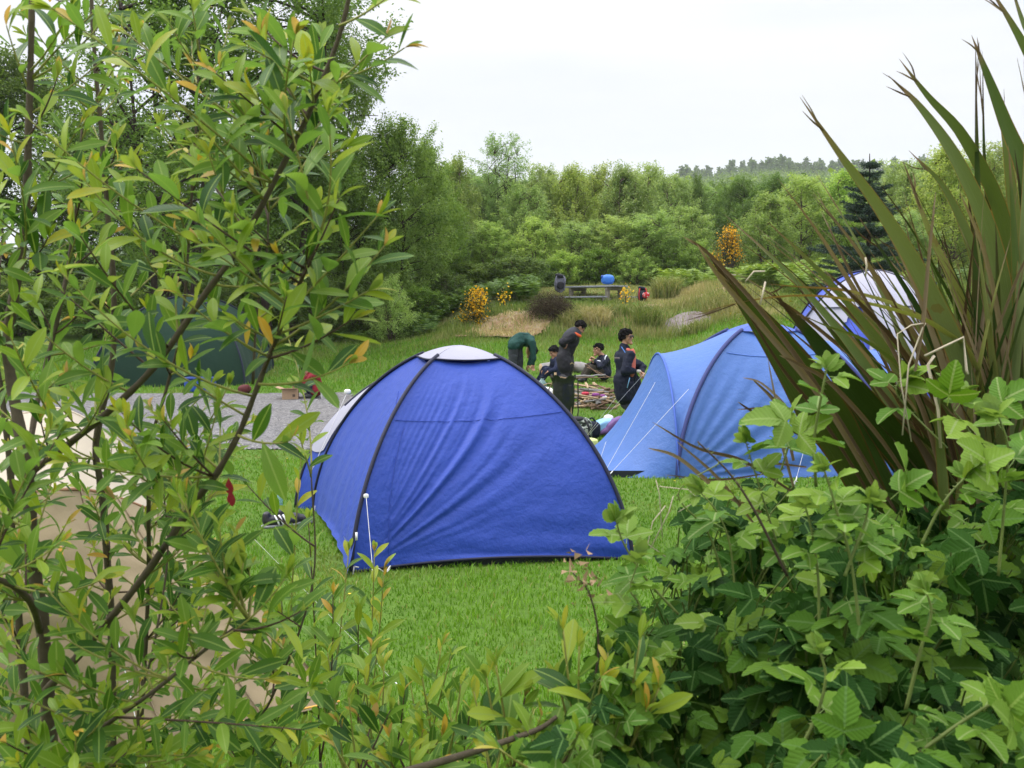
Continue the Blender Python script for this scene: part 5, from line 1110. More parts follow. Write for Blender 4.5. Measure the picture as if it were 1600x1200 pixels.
def rucksack(label, c, s, m1, m2, trim=None):
    t = thing('rucksack', label, 'rucksack', c, 'rucksacks at the picnic table'); c = np.array(tuple(c)) + np.array([0, 0, s * .5])
    mk('main_bag', *superq(c, (s * .66, s * .5, s), (.75, .75), 28, 22, Matrix.Rotation(.12, 3, 'Y'), .28, 3, 3), m1, t); mk('top_lid', *superq(c + np.array([0, -.01, s * .46]), (s * .58, s * .5, s * .24), (.8, .8), 22, 12, Matrix.Rotation(.25, 3, 'Y'), .25, 4, 2), m2, t); mk('front_pocket', *superq(c + np.array([.03 * s, -s * .27, -s * .1]), (s * .40, s * .16, s * .42), (.8, .8), 20, 14, Matrix.Rotation(.2, 3, 'Y'), .3, 4, 6), m2, t)
    for k in (-1, 1): mk('strap', *tube(smoothpath([c + np.array([k * s * .2, -s * .24, s * .46]), c + np.array([k * s * .28, -s * .36, s * .1]), c + np.array([k * s * .24, -s * .26, -s * .4])], 5), s * .035, 6)[:2], trim or m2, t)
    return t
RG = bagmat('grey_purple_pack', [(.3, (.05, .05, .07)), (.55, (.13, .13, .17)), (.75, (.25, .24, .29))], 6)
rucksack('grey and black rucksack standing on the left bench of the picnic table', at(875, 457, 32.3), .52, RG, BLK, RG)
t = rucksack('dark rucksack with red trim on the grass at the right end of the picnic table', gp(1003, 31.4, -.03), .42, CHAR, NVD, plain('red_trim', (.5, .03, .03), .6))
mk('red_panel', *superq(wloc(t) + Vector((.09, -.14, .20)), (.22, .08, .16), (.7, .7), 14, 10, None, .3, 6), bagmat('red_white_panel', [(.42, (.45, .02, .03)), (.55, (.5, .05, .05)), (.6, (.5, .45, .45))], 16), t)
tag(mk('litter', *superq(gp(758, 28.7, .05), (.16, .10, .08), (.8, .8), 12, 8, None, .4, 5), plain('white_litter', (.68, .66, .70), .6), None, loc=tuple(gp(758, 28.7))), 'scrap of white litter on the bank under the small yellow gorse', 'litter')
post = thing('wooden_post', 'short weathered wooden post on the bank right of the small yellow gorse', 'post', gp(802, 31.8)); mk('post', *box(gp(802, 31.8, .18), (.12, .12, .5), rz(.3), .01), WOODG, post)
# ------------------------------------------------------------------ foreground plants
def leaf_tpl(width, curl, fold, rows=7, pw=.85, serr=0.0, pet=.10, twist=0.0, ex=.85):
    """leaf blade along +Y, length 1, folded along its midrib"""
    V, U = [(-.006, -pet, 0), (.006, -pet, 0)], [(.48, 0), (.52, 0)]; v = np.linspace(0, 1, rows)
    for k, t in enumerate(v):
        w_ = width * .5 * max(0, math.sin(math.pi * min(1, (t * .97 + .015) ** pw))) ** ex + (.006 if t < 1 else 0)
        if serr and 0 < k < rows - 1: w_ *= 1 + serr * (1 if k % 2 else -1)
        z = -curl * t * t; tw = twist * t; fz = fold * w_
        V += [(-w_ * math.cos(tw), t, z + fz - w_ * math.sin(tw)), (0, t - (.02 if serr and k % 2 else 0), z), (w_ * math.cos(tw), t, z + fz + w_ * math.sin(tw))]; U += [(0.5 - .5 * min(1, w_ / (width * .5)), t), (.5, t), (.5 + .5 * min(1, w_ / (width * .5)), t)]
    F = [[0, 1, 4, 3], ]
    F = [[0, 3, 2], [0, 1, 3], [1, 4, 3]]
    for k in range(rows - 1):
        a = 2 + k * 3; F += [[a, a + 1, a + 4, a + 3], [a + 1, a + 2, a + 5, a + 4]]
    return np.array(V), F, np.array(U)
def tri(F): 
    o = []
    for f in F: o += [[f[0], f[i], f[i + 1]] for i in range(1, len(f) - 1)]
    return np.array(o)
def compound(parts):
    V, F, U, n = [], [], [], 0
    for (v, f, u), ang, sc, off, tilt in parts:
        ca, sa = math.cos(ang), math.sin(ang); w_ = v * sc; w_ = np.stack([w_[:, 0], w_[:, 1] * math.cos(tilt) - w_[:, 2] * math.sin(tilt), w_[:, 1] * math.sin(tilt) + w_[:, 2] * math.cos(tilt)], -1)
        w_ = np.stack([w_[:, 0] * ca + w_[:, 1] * sa, -w_[:, 0] * sa + w_[:, 1] * ca, w_[:, 2]], -1) + np.array(off); V.append(w_); U.append(u); F += [[i + n for i in q] for q in f]; n += len(v)
    return np.concatenate(V), F, np.concatenate(U)
class Leaves:
    """leaves of one plant: the ones that show largest become parts, the others one joined part"""
    def __init__(s, tpls, mats, prefix='leaf'):
        s.t, s.mats, s.L, s.me = tpls, mats, [], {}; s.prefix = prefix
    def add(s, p, d, n, size, ti, mi, wide=1.0): s.L.append((np.array(tuple(p), float), np.array(tuple(d), float), np.array(tuple(n), float), size, ti, mi, wide))
    def build(s, parent, limit=300, rest='leaves'):
        def score(l):
            c = l[0] + l[1] * l[3] * .5; y = c[1] * CP - (c[2] - CAM_H) * SP
            if y < .3: return 0
            px = 800 + c[0] / y * F_PX; py = 600 - (c[1] * SP + (c[2] - CAM_H) * CP) / y * F_PX
            return l[3] / y * (1 if -30 < px < 1630 and -30 < py < 1230 else .05) / (.6 + .4 * y)
        s.L.sort(key=score, reverse=True); W0 = np.array(wloc(parent)); rest_ = {}
        for k, (p, d, n, size, ti, mi, wide) in enumerate(s.L):
            d = d / np.linalg.norm(d); n = n - d * np.dot(n, d); nl = np.linalg.norm(n)
            n = np.array([0, -1.0, 0]) if nl < 1e-4 else n / nl; x = np.cross(d, n); M_ = np.stack([x * wide, d, n], 1) * size
            if k < limit:
                if (ti, mi) not in s.me:
                    V, F, U = s.t[ti]; o = mk(s.prefix, V, F, s.mats[mi], uv=U); s.me[(ti, mi)] = o.data; bpy.data.objects.remove(o)
                o = bpy.data.objects.new(s.prefix, s.me[(ti, mi)]); COL.objects.link(o); o.parent = parent
                m4 = Matrix(M_.tolist()).to_4x4(); m4.translation = Vector(p - W0); o.matrix_basis = m4
            else: rest_.setdefault(mi, []).append((M_, p, ti))
        if rest_:
            V, F, U, r, n, mi_ = [], [], [], [], 0, []
            for q, (mi, l) in enumerate(rest_.items()):
                for M_, p, ti in l:
                    v, f, u = s.t[ti]; V.append(v @ M_.T + p); f = tri(f); F.append(f + n); n += len(v); U.append(u); r.append(np.full(len(v), R.random())); mi_.append(np.full(len(f), q))
            o = mk(rest, np.concatenate(V), np.concatenate(F), None, parent, uv=np.concatenate(U), rnd=np.concatenate(r), mats=[s.mats[mi] for mi in rest_], mi=np.concatenate(mi_)); o['kind'] = 'stuff'
def unit(v): v = np.array(v, float); return v / (np.linalg.norm(v) + 1e-9)
WSTEM = plain('willow_bark', (.085, .068, .045), .8, .15, .35, 60, .5, .003); WTWIG = plain('willow_twig', (.22, .22, .05), .6, .25, .3, 60, .2); WTWD = plain('dark_willow_twig', (.075, .045, .032), .7, .2, .3, 60, .3)
W_TP = [leaf_tpl(.31, c, f, 8, 1.32, 0, .07, tw, .72) for c, f, tw in ((.14, .35, .0), (.32, .25, .3), (.5, .3, -.35), (-.04, .45, .1), (.24, .15, -.15))] + [leaf_tpl(.36, .16, .2, 8, 1.45, 0, .06, .1, .7), leaf_tpl(.25, .3, .4, 8, 1.1, 0, .09, .2)]
RIB = (.26, .36, .08)
W_G = leafmat('willow_leaf', [(0, (.026, .080, .011)), (.35, (.068, .155, .018)), (.7, (.145, .262, .026)), (1, (.31, .39, .04))], .46, (.125, .235, .060), .38, .22, RIB, 34)
W_Y = leafmat('young_willow_leaf', [(0, (.15, .26, .022)), (.5, (.25, .33, .028)), (1, (.37, .36, .03))], .44, (.22, .30, .07), .4, .22, RIB, 34)
W_O = leafmat('orange_willow_leaf', [(0, (.42, .32, .04)), (.5, (.52, .30, .04)), (1, (.42, .38, .05))], .42, (.40, .26, .12), .4, .4, (.5, .36, .1), 34)
def pxpath(l): return smoothpath([at(*q) for q in l], 5)
def willow_twig(parent, lv, S, P, rng, leafL=.056, dens=1.15, young=.5, bend=.25, mats=(0, 1, 2), tw_r=.0022):
    S, P = np.array(S), np.array(P); d = P - S; L = np.linalg.norm(d); side = rng.gauss(0, 1) * np.cross(unit(d), [0, 1, 0]) + np.array([0, rng.uniform(-.3, .3), 0])
    mid = S + d * .5 + unit(side) * L * bend * rng.uniform(-.5, .5) - np.array([0, 0, L * .10]); ts = np.linspace(0, 1, 10)[:, None]; path = (1 - ts) ** 2 * S + 2 * ts * (1 - ts) * mid + ts ** 2 * P
    V, F, U = tube(path, np.linspace(tw_r, tw_r * .45, 10), 5); mk('twig', V, F, WTWIG if rng.random() < .75 else WTWD, parent)
    n = max(4, int(L * .80 / (.021 / dens))); ang = rng.uniform(0, 6.28)
    for i in range(n):
        u = .20 + .80 * (i + .5) / n; k = min(8, int(u * 9)); p = path[k] + (path[k + 1] - path[k]) * (u * 9 - k); T = unit(path[k + 1] - path[k]); ang += 2.4
        a = unit(np.cross(T, [.3, .2, 1.0])); b_ = np.cross(T, a); rad = a * math.cos(ang) + b_ * math.sin(ang); sp = rng.uniform(.7, 1.15) * (1.0 if u < .85 else .55)
        dr = T * math.cos(sp) + rad * math.sin(sp) + np.array([0, 0, .15]); nm = np.array([rng.gauss(0, .35), -.62 + rng.gauss(0, .4), .9]) + T * .4
        m = 0
        if u > .86: m = 2 if rng.random() < young * .28 else (1 if rng.random() < young else 0)
        elif u > .6: m = 1 if rng.random() < young * .3 else 0
        elif rng.random() < .02: m = 2
        s_ = leafL * rng.uniform(.7, 1.25) * (1 - .45 * max(0, u - .75) / .25) * (.75 + .5 * min(1, u * 2)) ; lv.add(p, dr, nm, s_ * (.7 if m == 2 else 1), rng.randrange(len(W_TP)), mats[m], rng.uniform(.8, 1.15))
    for q in range(3):
        a = rng.uniform(0, 6.28); T = unit(path[-1] - path[-2]); x = unit(np.cross(T, [0, 1, .2])); y = np.cross(T, x); dr = T + (x * math.cos(a) + y * math.sin(a)) * rng.uniform(.2, .6)
        lv.add(P, dr, (x * math.cos(a) + y * math.sin(a)) * -1 + np.array([0, 0, .5]), leafL * rng.uniform(.45, .75), rng.randrange(len(W_TP)), mats[2] if rng.random() < young * .42 else mats[1], .9)

wl = thing('willow_shrub', 'tall leafy willow shrub with several upright stems filling the left foreground', 'willow', gpt(70, 1.95))
def root(px, D): g = gpt(px, D); return g
STEMS = [
 ([(75, 1500, 1.85), (74, 1080, 1.78), (55, 900, 1.76), (42, 740, 1.75), (22, 620, 1.78), (12, 530, 1.8), (30, 420, 1.8), (41, 330, 1.8), (45, 200, 1.8), (48, 100, 1.8), (52, -90, 1.8)], .0175, .0062),
 ([(42, 742, 1.75), (110, 692, 1.73), (190, 625, 1.70), (250, 562, 1.68), (320, 460, 1.66), (372, 388, 1.64), (440, 262, 1.62), (490, 160, 1.60), (535, 40, 1.58), (556, -70, 1.56)], .0085, .0045),
 ([(66, 1085, 1.76), (135, 1010, 1.70), (225, 900, 1.66), (300, 790, 1.62), (335, 745, 1.60), (372, 680, 1.58), (402, 605, 1.56), (425, 545, 1.55), (452, 480, 1.53), (478, 420, 1.52), (493, 380, 1.51)], .0092, .003),
 ([(40, 1330, 1.7), (100, 1190, 1.62), (240, 1080, 1.56), (340, 1000, 1.52), (388, 968, 1.50)], .0065, .0022),
 ([(182, 1500, 2.2), (176, 1110, 2.15), (166, 850, 2.12), (156, 750, 2.1), (150, 690, 2.1), (176, 560, 2.1), (177, 440, 2.1), (168, 330, 2.1), (156, 180, 2.1), (148, 90, 2.1), (140, -60, 2.1)], .0115, .0048),
 ([(28, 1500, 2.1), (24, 900, 2.1), (18, 760, 2.1), (6, 640, 2.1), (-8, 540, 2.1), (-2, 420, 2.1)], .011, .006),
 ([(40, 745, 1.77), (56, 640, 1.85), (72, 570, 1.9), (92, 490, 1.92), (108, 405, 1.95), (122, 300, 1.95), (128, 200, 1.95)], .0075, .003),
 ([(233, 692, 2.05), (250, 640, 2.05), (262, 600, 2.05), (285, 500, 2.05), (300, 300, 2.05), (308, 160, 2.05), (312, 20, 2.05)], .005, .0025),
 ([(225, 1500, 2.3), (228, 1000, 2.3), (232, 800, 2.15), (234, 690, 2.06)], .0075, .005),
 ([(240, 1210, 1.9), (215, 1120, 1.9), (240, 1010, 1.9), (262, 870, 1.95), (255, 760, 1.95)], .004, .002),
 ([(-20, 900, 1.5), (20, 915, 1.55), (50, 945, 1.62), (62, 985, 1.76)], .006, .008),
 ([(395, 600, 2.0), (402, 480, 2.0), (415, 420, 2.0), (420, 330, 2.0)], .004, .002),
 ([(398, 1500, 2.2), (380, 1200, 2.15), (425, 1090, 2.1), (470, 980, 2.05), (492, 880, 2.05), (486, 740, 2.05)], .0045, .002),
]
SP_ = []
for l, r0, r1 in STEMS:
    if l[0][1] >= 1500: g = gpt(l[0][0] + (85 - l[0][0]) * .5, l[0][2]); p = smoothpath([np.array(tuple(g)) - np.array([0, 0, .05])] + [at(*q) for q in l[1:]], 5)
    else: p = pxpath(l)
    rr_ = .74 * np.linspace(r0, r1, len(p)) * (1 + .10 * np.sin(np.arange(len(p)) * 1.9)); V, F, U = tube(p, rr_, 9); mk('stem', V, F, WSTEM, wl); SP_.append(p)
ALLS = np.concatenate(SP_)
lv = Leaves(W_TP, [W_G, W_Y, W_O]); rw = random.Random(21)
def right_edge(y): return float(np.interp(y, [-60, 0, 100, 200, 300, 360, 450, 560, 640, 720, 800, 900, 1000, 1100, 1260], [560, 590, 585, 540, 520, 575, 560, 520, 440, 420, 400, 430, 500, 520, 540]))
cnt = 0; tries = 0
def dens(px, py):
    d = 1.0
    if py > 640: d = 1.9
    if py > 640 and px < 250: d = 1.25
    if px > 420 and py < 60: d = .8
    if 190 < px < 470 and -60 < py < 60: d *= .55
    return d
while cnt < 360 and tries < 30000:
    tries += 1; px = rw.uniform(-80, 600); py = rw.uniform(-60, 1260)
    if 425 < px < 535 and 545 < py < 650: continue
    if px > right_edge(py) - 25 or rw.random() > dens(px, py) / 1.9: continue
    P = np.array(tuple(at(px, py, rw.uniform(1.40, 2.45)))); d = P - ALLS; L = np.linalg.norm(d, axis=1); ok = (d[:, 2] > .02) & (L < .38) & (L > .06)
    if not ok.any(): continue
    ok &= d[:, 2] > (.55 if rw.random() < .75 else .1) * L
    if not ok.any(): continue
    k = np.argmin(np.where(ok, L + rw.uniform(0, .12), 9)); willow_twig(wl, lv, ALLS[k], P, rw, rw.uniform(.042, .058) if py < 640 else rw.uniform(.034, .052), 1.2 if py < 640 else 1.5, .42 if py < 900 else .3); cnt += 1
# twigs that stand clear against the background
for s, e, D in (((448, 490), (588, 340), 1.52), ((430, 540), (600, 385), 1.55), ((440, 520), (575, 455), 1.54), ((420, 560), (548, 500), 1.55), ((404, 600), (545, 568), 1.5), ((470, 440), (530, 310), 1.5), ((505, 130), (632, 75), 1.58), ((500, 150), (600, 60), 1.56), ((530, 40), (612, -10), 1.56), ((480, 190), (410, 60), 1.6), ((470, 210), (400, 150), 1.6), ((450, 250), (360, 150), 1.62), ((455, 245), (540, 230), 1.6), ((300, 795), (340, 640), 1.6), ((372, 680), (450, 690), 1.52), ((340, 1000), (445, 905), 1.5), ((365, 985), (470, 955), 1.48), ((300, 1035), (420, 1060), 1.5), ((345, 1000), (380, 880), 1.52), ((486, 745), (470, 690), 2.05), ((40, 220), (90, 120), 1.75), ((45, 140), (10, 40), 1.8), ((48, 110), (110, 10), 1.78), ((150, 110), (190, 30), 2.05), ((310, 80), (300, 10), 2.0)):
    willow_twig(wl, lv, at(*s, D), at(*e, D - .04), rw, .056, 1.05, .5, .12)
for px, py in ((357, 748), (360, 766)): lv.add(at(px, py, 1.62), (.1, -.1, -1), (0, -1, .1), .025, 0, 3, 1.6)
lv.mats.append(plain('red_leaf', (.30, .01, .03), .5))
lv.build(wl, 300, 'small_leaves')

# thin willow shoots lower down, each a plant of its own
def shoots(name, label, lst, seed, leafL, young, D0, limit=120):
    rg = random.Random(seed); c = lst[0][0]; t = thing(name, label, 'willow', gpt(c[0], D0)); l_ = Leaves(W_TP, [W_G, W_Y, W_O])
    for (bx, by), tips, D in lst:
        b0 = np.array(tuple(at(bx, by, D))); g = np.array(tuple(gpt(bx + (c[0] - bx) * .3, D))); p = smoothpath([g, (g + b0) / 2 + np.array([.02, 0, 0]), b0], 5) if by > 1150 else None
        if p is not None: V, F, U = tube(p, .004, 6); mk('stem', V, F, WSTEM, t)
        for tx, ty in tips:
            P = np.array(tuple(at(tx, ty, D + rg.uniform(-.08, .08)))); willow_twig(t, l_, b0, P, rg, leafL, .8, young, .10, tw_r=.0028)
    l_.build(t, limit, 'small_leaves')
shoots('willow_sapling', 'thin willow shoots in front of the left corner of the deep blue dome tent', [((500, 1190), ((482, 815), (545, 860), (520, 930)), 2.5), ((560, 1200), ((585, 862), (600, 890), (560, 950)), 2.6), ((455, 1200), ((440, 930), (470, 720)), 2.4), ((540, 1210), ((512, 1020), (580, 1010), (500, 1085)), 2.3)], 5, .060, .75, 2.5)
shoots('willow_sapling', 'low willow shoots on the lawn at the bottom centre', [((665, 1195), ((690, 1010), (705, 1025), (640, 1060), (668, 1100)), 2.3), ((610, 1200), ((632, 1080), (590, 1100), (560, 1120), (645, 1120)), 2.1), ((720, 1210), ((735, 1110), (700, 1095), (760, 1130)), 2.0), ((590, 1210), ((530, 1130), (600, 1040), (570, 1060)), 2.2), ((640, 1215), ((610, 1150), (660, 1145), (690, 1150)), 1.9), ((560, 1220), ((520, 1160), (580, 1130), (545, 1090), (610, 1110)), 1.9), ((690, 1220), ((660, 1060), (720, 1070), (745, 1150), (700, 1180)), 1.9), ((770, 1220), ((740, 1080), (790, 1120), (760, 1180)), 1.75), ((640, 1225), ((580, 1170), (640, 1165), (610, 1190), (680, 1190)), 1.7)], 9, .055, .45, 2.2, 160)
shoots('willow_sapling', 'big leaved willow shoots with orange tips in front of the brambles at bottom centre', [((800, 1215), ((760, 1060), (775, 1040), (820, 1090), (845, 1120)), 1.55), ((905, 1205), ((880, 985), (905, 1010), (940, 1060), (870, 1060)), 1.5), ((960, 1210), ((1000, 1000), (985, 1030), (1030, 1075), (950, 1020), (1010, 1110)), 1.5), ((860, 1215), ((830, 1150), (900, 1150), (780, 1170), (930, 1140)), 1.4)], 13, .056, .3, 1.6, 200)
bp = np.array([tuple(at(*q)) for q in ((600, 1215, 1.5), (690, 1190, 1.48), (770, 1165, 1.45), (840, 1140, 1.45), (870, 1120, 1.45))])
V, F, U = tube(smoothpath(bp, 5), np.linspace(.0065, .003, 21), 7); hb = thing('fallen_branch', 'bare brown branch crossing the bottom edge of the picture', 'branch', tuple(bp[0])); mk('wood', V, F, WSTEM, hb)
g = gpt(590, 1.5); V, F, U = tube(smoothpath([g, (np.array(tuple(g)) + bp[0]) / 2 + np.array([-.05, 0, 0]), bp[0]], 5), .0065, 7); mk('wood', V, F, WSTEM, hb)

# ------------------------------------------------------------------ flax plant with sword shaped leaves on the right
FXG = None
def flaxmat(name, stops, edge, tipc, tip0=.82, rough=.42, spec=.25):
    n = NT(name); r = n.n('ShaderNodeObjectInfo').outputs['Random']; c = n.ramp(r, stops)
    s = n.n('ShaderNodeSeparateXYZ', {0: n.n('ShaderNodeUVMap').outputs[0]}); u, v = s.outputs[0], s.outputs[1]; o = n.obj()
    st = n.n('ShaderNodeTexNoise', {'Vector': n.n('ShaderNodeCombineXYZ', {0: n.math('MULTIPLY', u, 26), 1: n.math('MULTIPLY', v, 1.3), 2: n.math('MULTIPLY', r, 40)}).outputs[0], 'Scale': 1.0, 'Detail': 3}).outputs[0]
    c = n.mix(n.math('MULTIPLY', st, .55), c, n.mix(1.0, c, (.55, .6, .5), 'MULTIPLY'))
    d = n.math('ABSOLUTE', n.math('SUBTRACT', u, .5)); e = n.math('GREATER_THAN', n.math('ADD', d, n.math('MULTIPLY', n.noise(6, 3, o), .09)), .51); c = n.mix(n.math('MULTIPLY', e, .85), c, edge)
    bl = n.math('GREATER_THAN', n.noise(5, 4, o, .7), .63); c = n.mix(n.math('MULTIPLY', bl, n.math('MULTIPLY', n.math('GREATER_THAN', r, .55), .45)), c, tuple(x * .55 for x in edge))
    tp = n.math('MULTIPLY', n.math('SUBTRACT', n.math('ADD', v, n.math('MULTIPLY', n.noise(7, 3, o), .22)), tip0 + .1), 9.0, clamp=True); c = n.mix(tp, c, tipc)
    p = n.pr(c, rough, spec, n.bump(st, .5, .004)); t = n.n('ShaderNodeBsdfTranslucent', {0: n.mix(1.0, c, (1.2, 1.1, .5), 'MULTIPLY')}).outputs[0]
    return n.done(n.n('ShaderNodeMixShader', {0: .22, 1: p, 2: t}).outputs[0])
FX = flaxmat('flax_blade', [(0, (.075, .120, .030)), (.4, (.120, .170, .050)), (.75, (.165, .205, .085)), (1, (.20, .22, .05))], (.26, .14, .04), (.20, .14, .085))
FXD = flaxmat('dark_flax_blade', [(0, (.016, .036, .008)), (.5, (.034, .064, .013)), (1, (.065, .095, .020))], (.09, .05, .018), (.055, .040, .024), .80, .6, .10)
FXP = flaxmat('pale_flax_blade', [(0, (.24, .27, .09)), (1, (.34, .36, .18))], (.30, .24, .08), (.20, .13, .05), .55)
DEAD = flaxmat('dead_flax_blade', [(0, (.07, .045, .026)), (.5, (.13, .095, .058)), (1, (.28, .22, .15))], (.22, .13, .07), (.30, .24, .17), .9, .75, .1)
fx = thing('flax_plant', 'large New Zealand flax with sword shaped leaves and brown dead tips at right', 'flax plant', gpt(1540, 2.35))
def blade(name, pts, wpx, mat, roll=0.0, fold=.25, n=26, wpow=1.0, rise=.35, part=True):
    """pts: (px,py,depth) from base to tip; wpx: width in photo pixels at its middle"""
    p = smoothpath([at(*q) for q in pts], max(3, n // (len(pts) - 1))); m = len(p); T = np.gradient(p, axis=0); T /= np.linalg.norm(T, axis=1)[:, None]
    v = np.linspace(0, 1, m); Wd = wpx / F_PX * float(np.mean(p[:, 1])) ; w_ = Wd * np.minimum(1, .55 + v / rise * .45) * np.clip((1 - v) / .62, 0, 1) ** wpow + .0006
    V, U = [], []
    for i in range(m):
        view = unit(np.array([0, 0, CAM_H]) - p[i]); s = unit(np.cross(T[i], view)); nn = np.cross(s, T[i]); r_ = roll + .25 * math.sin(v[i] * 2.2 + roll * 7); s2 = s * math.cos(r_) + nn * math.sin(r_); n2_ = np.cross(s2, T[i])
        for q, dz in ((-1, 1), (-.5, .35), (0, 0), (.5, .35), (1, 1)): V.append(p[i] + s2 * w_[i] * .5 * q + n2_ * w_[i] * fold * dz * .5); U.append((.5 + .5 * q, v[i]))
    F = [[i * 5 + j, i * 5 + j + 1, (i + 1) * 5 + j + 1, (i + 1) * 5 + j] for i in range(m - 1) for j in range(4)]
    return mk(name, V, F, mat, fx, uv=np.array(U))
BL = [
 ([(1535, 900, 2.35), (1530, 700, 2.3), (1500, 560, 2.25), (1440, 430, 2.2), (1375, 325, 2.15), (1312, 240, 2.1), (1250, 152, 2.05)], 66, FX, .1),
 ([(1570, 900, 2.4), (1580, 600, 2.4), (1555, 400, 2.35), (1500, 260, 2.3), (1440, 170, 2.3), (1388, 118, 2.3)], 58, FX, -.2),
 ([(1590, 900, 2.5), (1600, 560, 2.5), (1570, 350, 2.45), (1510, 220, 2.4), (1450, 150, 2.4), (1405, 92, 2.4)], 50, FX, .3),
 ([(1620, 900, 2.4), (1640, 500, 2.35), (1610, 300, 2.3), (1570, 190, 2.3), (1540, 110, 2.3), (1518, 55, 2.3)], 56, FX, -.15),
 ([(1640, 900, 2.3), (1690, 400, 2.2), (1650, 180, 2.2), (1600, 70, 2.2), (1540, -30, 2.2)], 60, FX, .2),
 ([(1660, 900, 2.4), (1700, 300, 2.35), (1640, 120, 2.3), (1600, 40, 2.3), (1575, -40, 2.3)], 40, FX, -.4),
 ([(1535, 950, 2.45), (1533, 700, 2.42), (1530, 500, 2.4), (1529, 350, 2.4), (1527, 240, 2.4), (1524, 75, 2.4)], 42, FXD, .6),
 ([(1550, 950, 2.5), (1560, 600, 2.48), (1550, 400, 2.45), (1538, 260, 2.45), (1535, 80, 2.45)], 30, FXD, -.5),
 ([(1600, 900, 2.6), (1605, 500, 2.6), (1585, 330, 2.55), (1572, 230, 2.5), (1558, 150, 2.5)], 44, FX, .4),
 ([(1575, 950, 2.3), (1590, 650, 2.28), (1602, 400, 2.25), (1606, 220, 2.25), (1600, 90, 2.2)], 52, FX, .7),
 # dark blades leaning to the left
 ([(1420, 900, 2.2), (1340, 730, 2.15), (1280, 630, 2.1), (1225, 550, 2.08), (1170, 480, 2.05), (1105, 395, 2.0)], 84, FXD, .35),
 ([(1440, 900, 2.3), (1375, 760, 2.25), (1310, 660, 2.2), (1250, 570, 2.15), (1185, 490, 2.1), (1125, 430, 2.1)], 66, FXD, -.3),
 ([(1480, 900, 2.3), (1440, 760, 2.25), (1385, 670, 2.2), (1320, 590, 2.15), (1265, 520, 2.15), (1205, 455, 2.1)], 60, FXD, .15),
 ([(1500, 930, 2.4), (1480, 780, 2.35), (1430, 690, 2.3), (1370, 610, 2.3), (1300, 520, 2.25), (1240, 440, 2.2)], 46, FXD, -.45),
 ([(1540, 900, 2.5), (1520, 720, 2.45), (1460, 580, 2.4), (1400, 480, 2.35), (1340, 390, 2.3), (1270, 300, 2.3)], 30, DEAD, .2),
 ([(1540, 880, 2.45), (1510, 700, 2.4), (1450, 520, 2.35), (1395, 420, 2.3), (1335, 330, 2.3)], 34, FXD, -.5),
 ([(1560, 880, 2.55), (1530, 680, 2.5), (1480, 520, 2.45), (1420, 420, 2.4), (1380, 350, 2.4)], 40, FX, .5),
 ([(1570, 880, 2.6), (1545, 640, 2.55), (1500, 470, 2.5), (1455, 370, 2.5), (1410, 250, 2.5)], 46, FX, -.35),
 ([(1585, 880, 2.6), (1565, 600, 2.55), (1530, 420, 2.5), (1480, 300, 2.5), (1420, 235, 2.5)], 44, FX, .1),
 # the arching pale leaf with a brown tip and its neighbours
 ([(1560, 800, 2.3), (1530, 580, 2.25), (1470, 512, 2.2), (1400, 483, 2.15), (1290, 462, 2.1), (1190, 466, 2.05), (1075, 492, 2.0)], 30, FXP, .9),
 ([(1540, 800, 2.4), (1500, 560, 2.35), (1430, 490, 2.3), (1330, 455, 2.25), (1250, 448, 2.2), (1195, 443, 2.2)], 16, FXP, .7),
 ([(1530, 800, 2.3), (1480, 640, 2.25), (1420, 580, 2.2), (1350, 530, 2.15), (1290, 508, 2.1), (1248, 490, 2.1)], 26, FX, .8),
 ([(1470, 920, 2.3), (1476, 800, 2.1), (1470, 700, 2.05), (1466, 640, 2.0), (1470, 580, 2.0)], 34, FX, .2),
]
for pts, w_, m, ro in BL: blade('blade', pts, w_ * (.95 if m is FXD and w_ > 58 else .52), m, ro)
for pts, w_, m, ro in BL:      # frayed tips
    a, b_ = np.array(pts[-2], float), np.array(pts[-1], float)
    for q in range(2):
        s0 = a + (b_ - a) * R.uniform(.35, .6); e0 = b_ + np.array([R.uniform(-16, 16), R.uniform(-18, 22), 0]); blade('dead_blade', [tuple(s0), tuple((s0 + e0) / 2 + np.array([R.uniform(-4, 4), R.uniform(-4, 4), -.004])), tuple(e0)], R.uniform(1.4, 2.8), DEAD, R.uniform(-.5, .5), .2, 8)
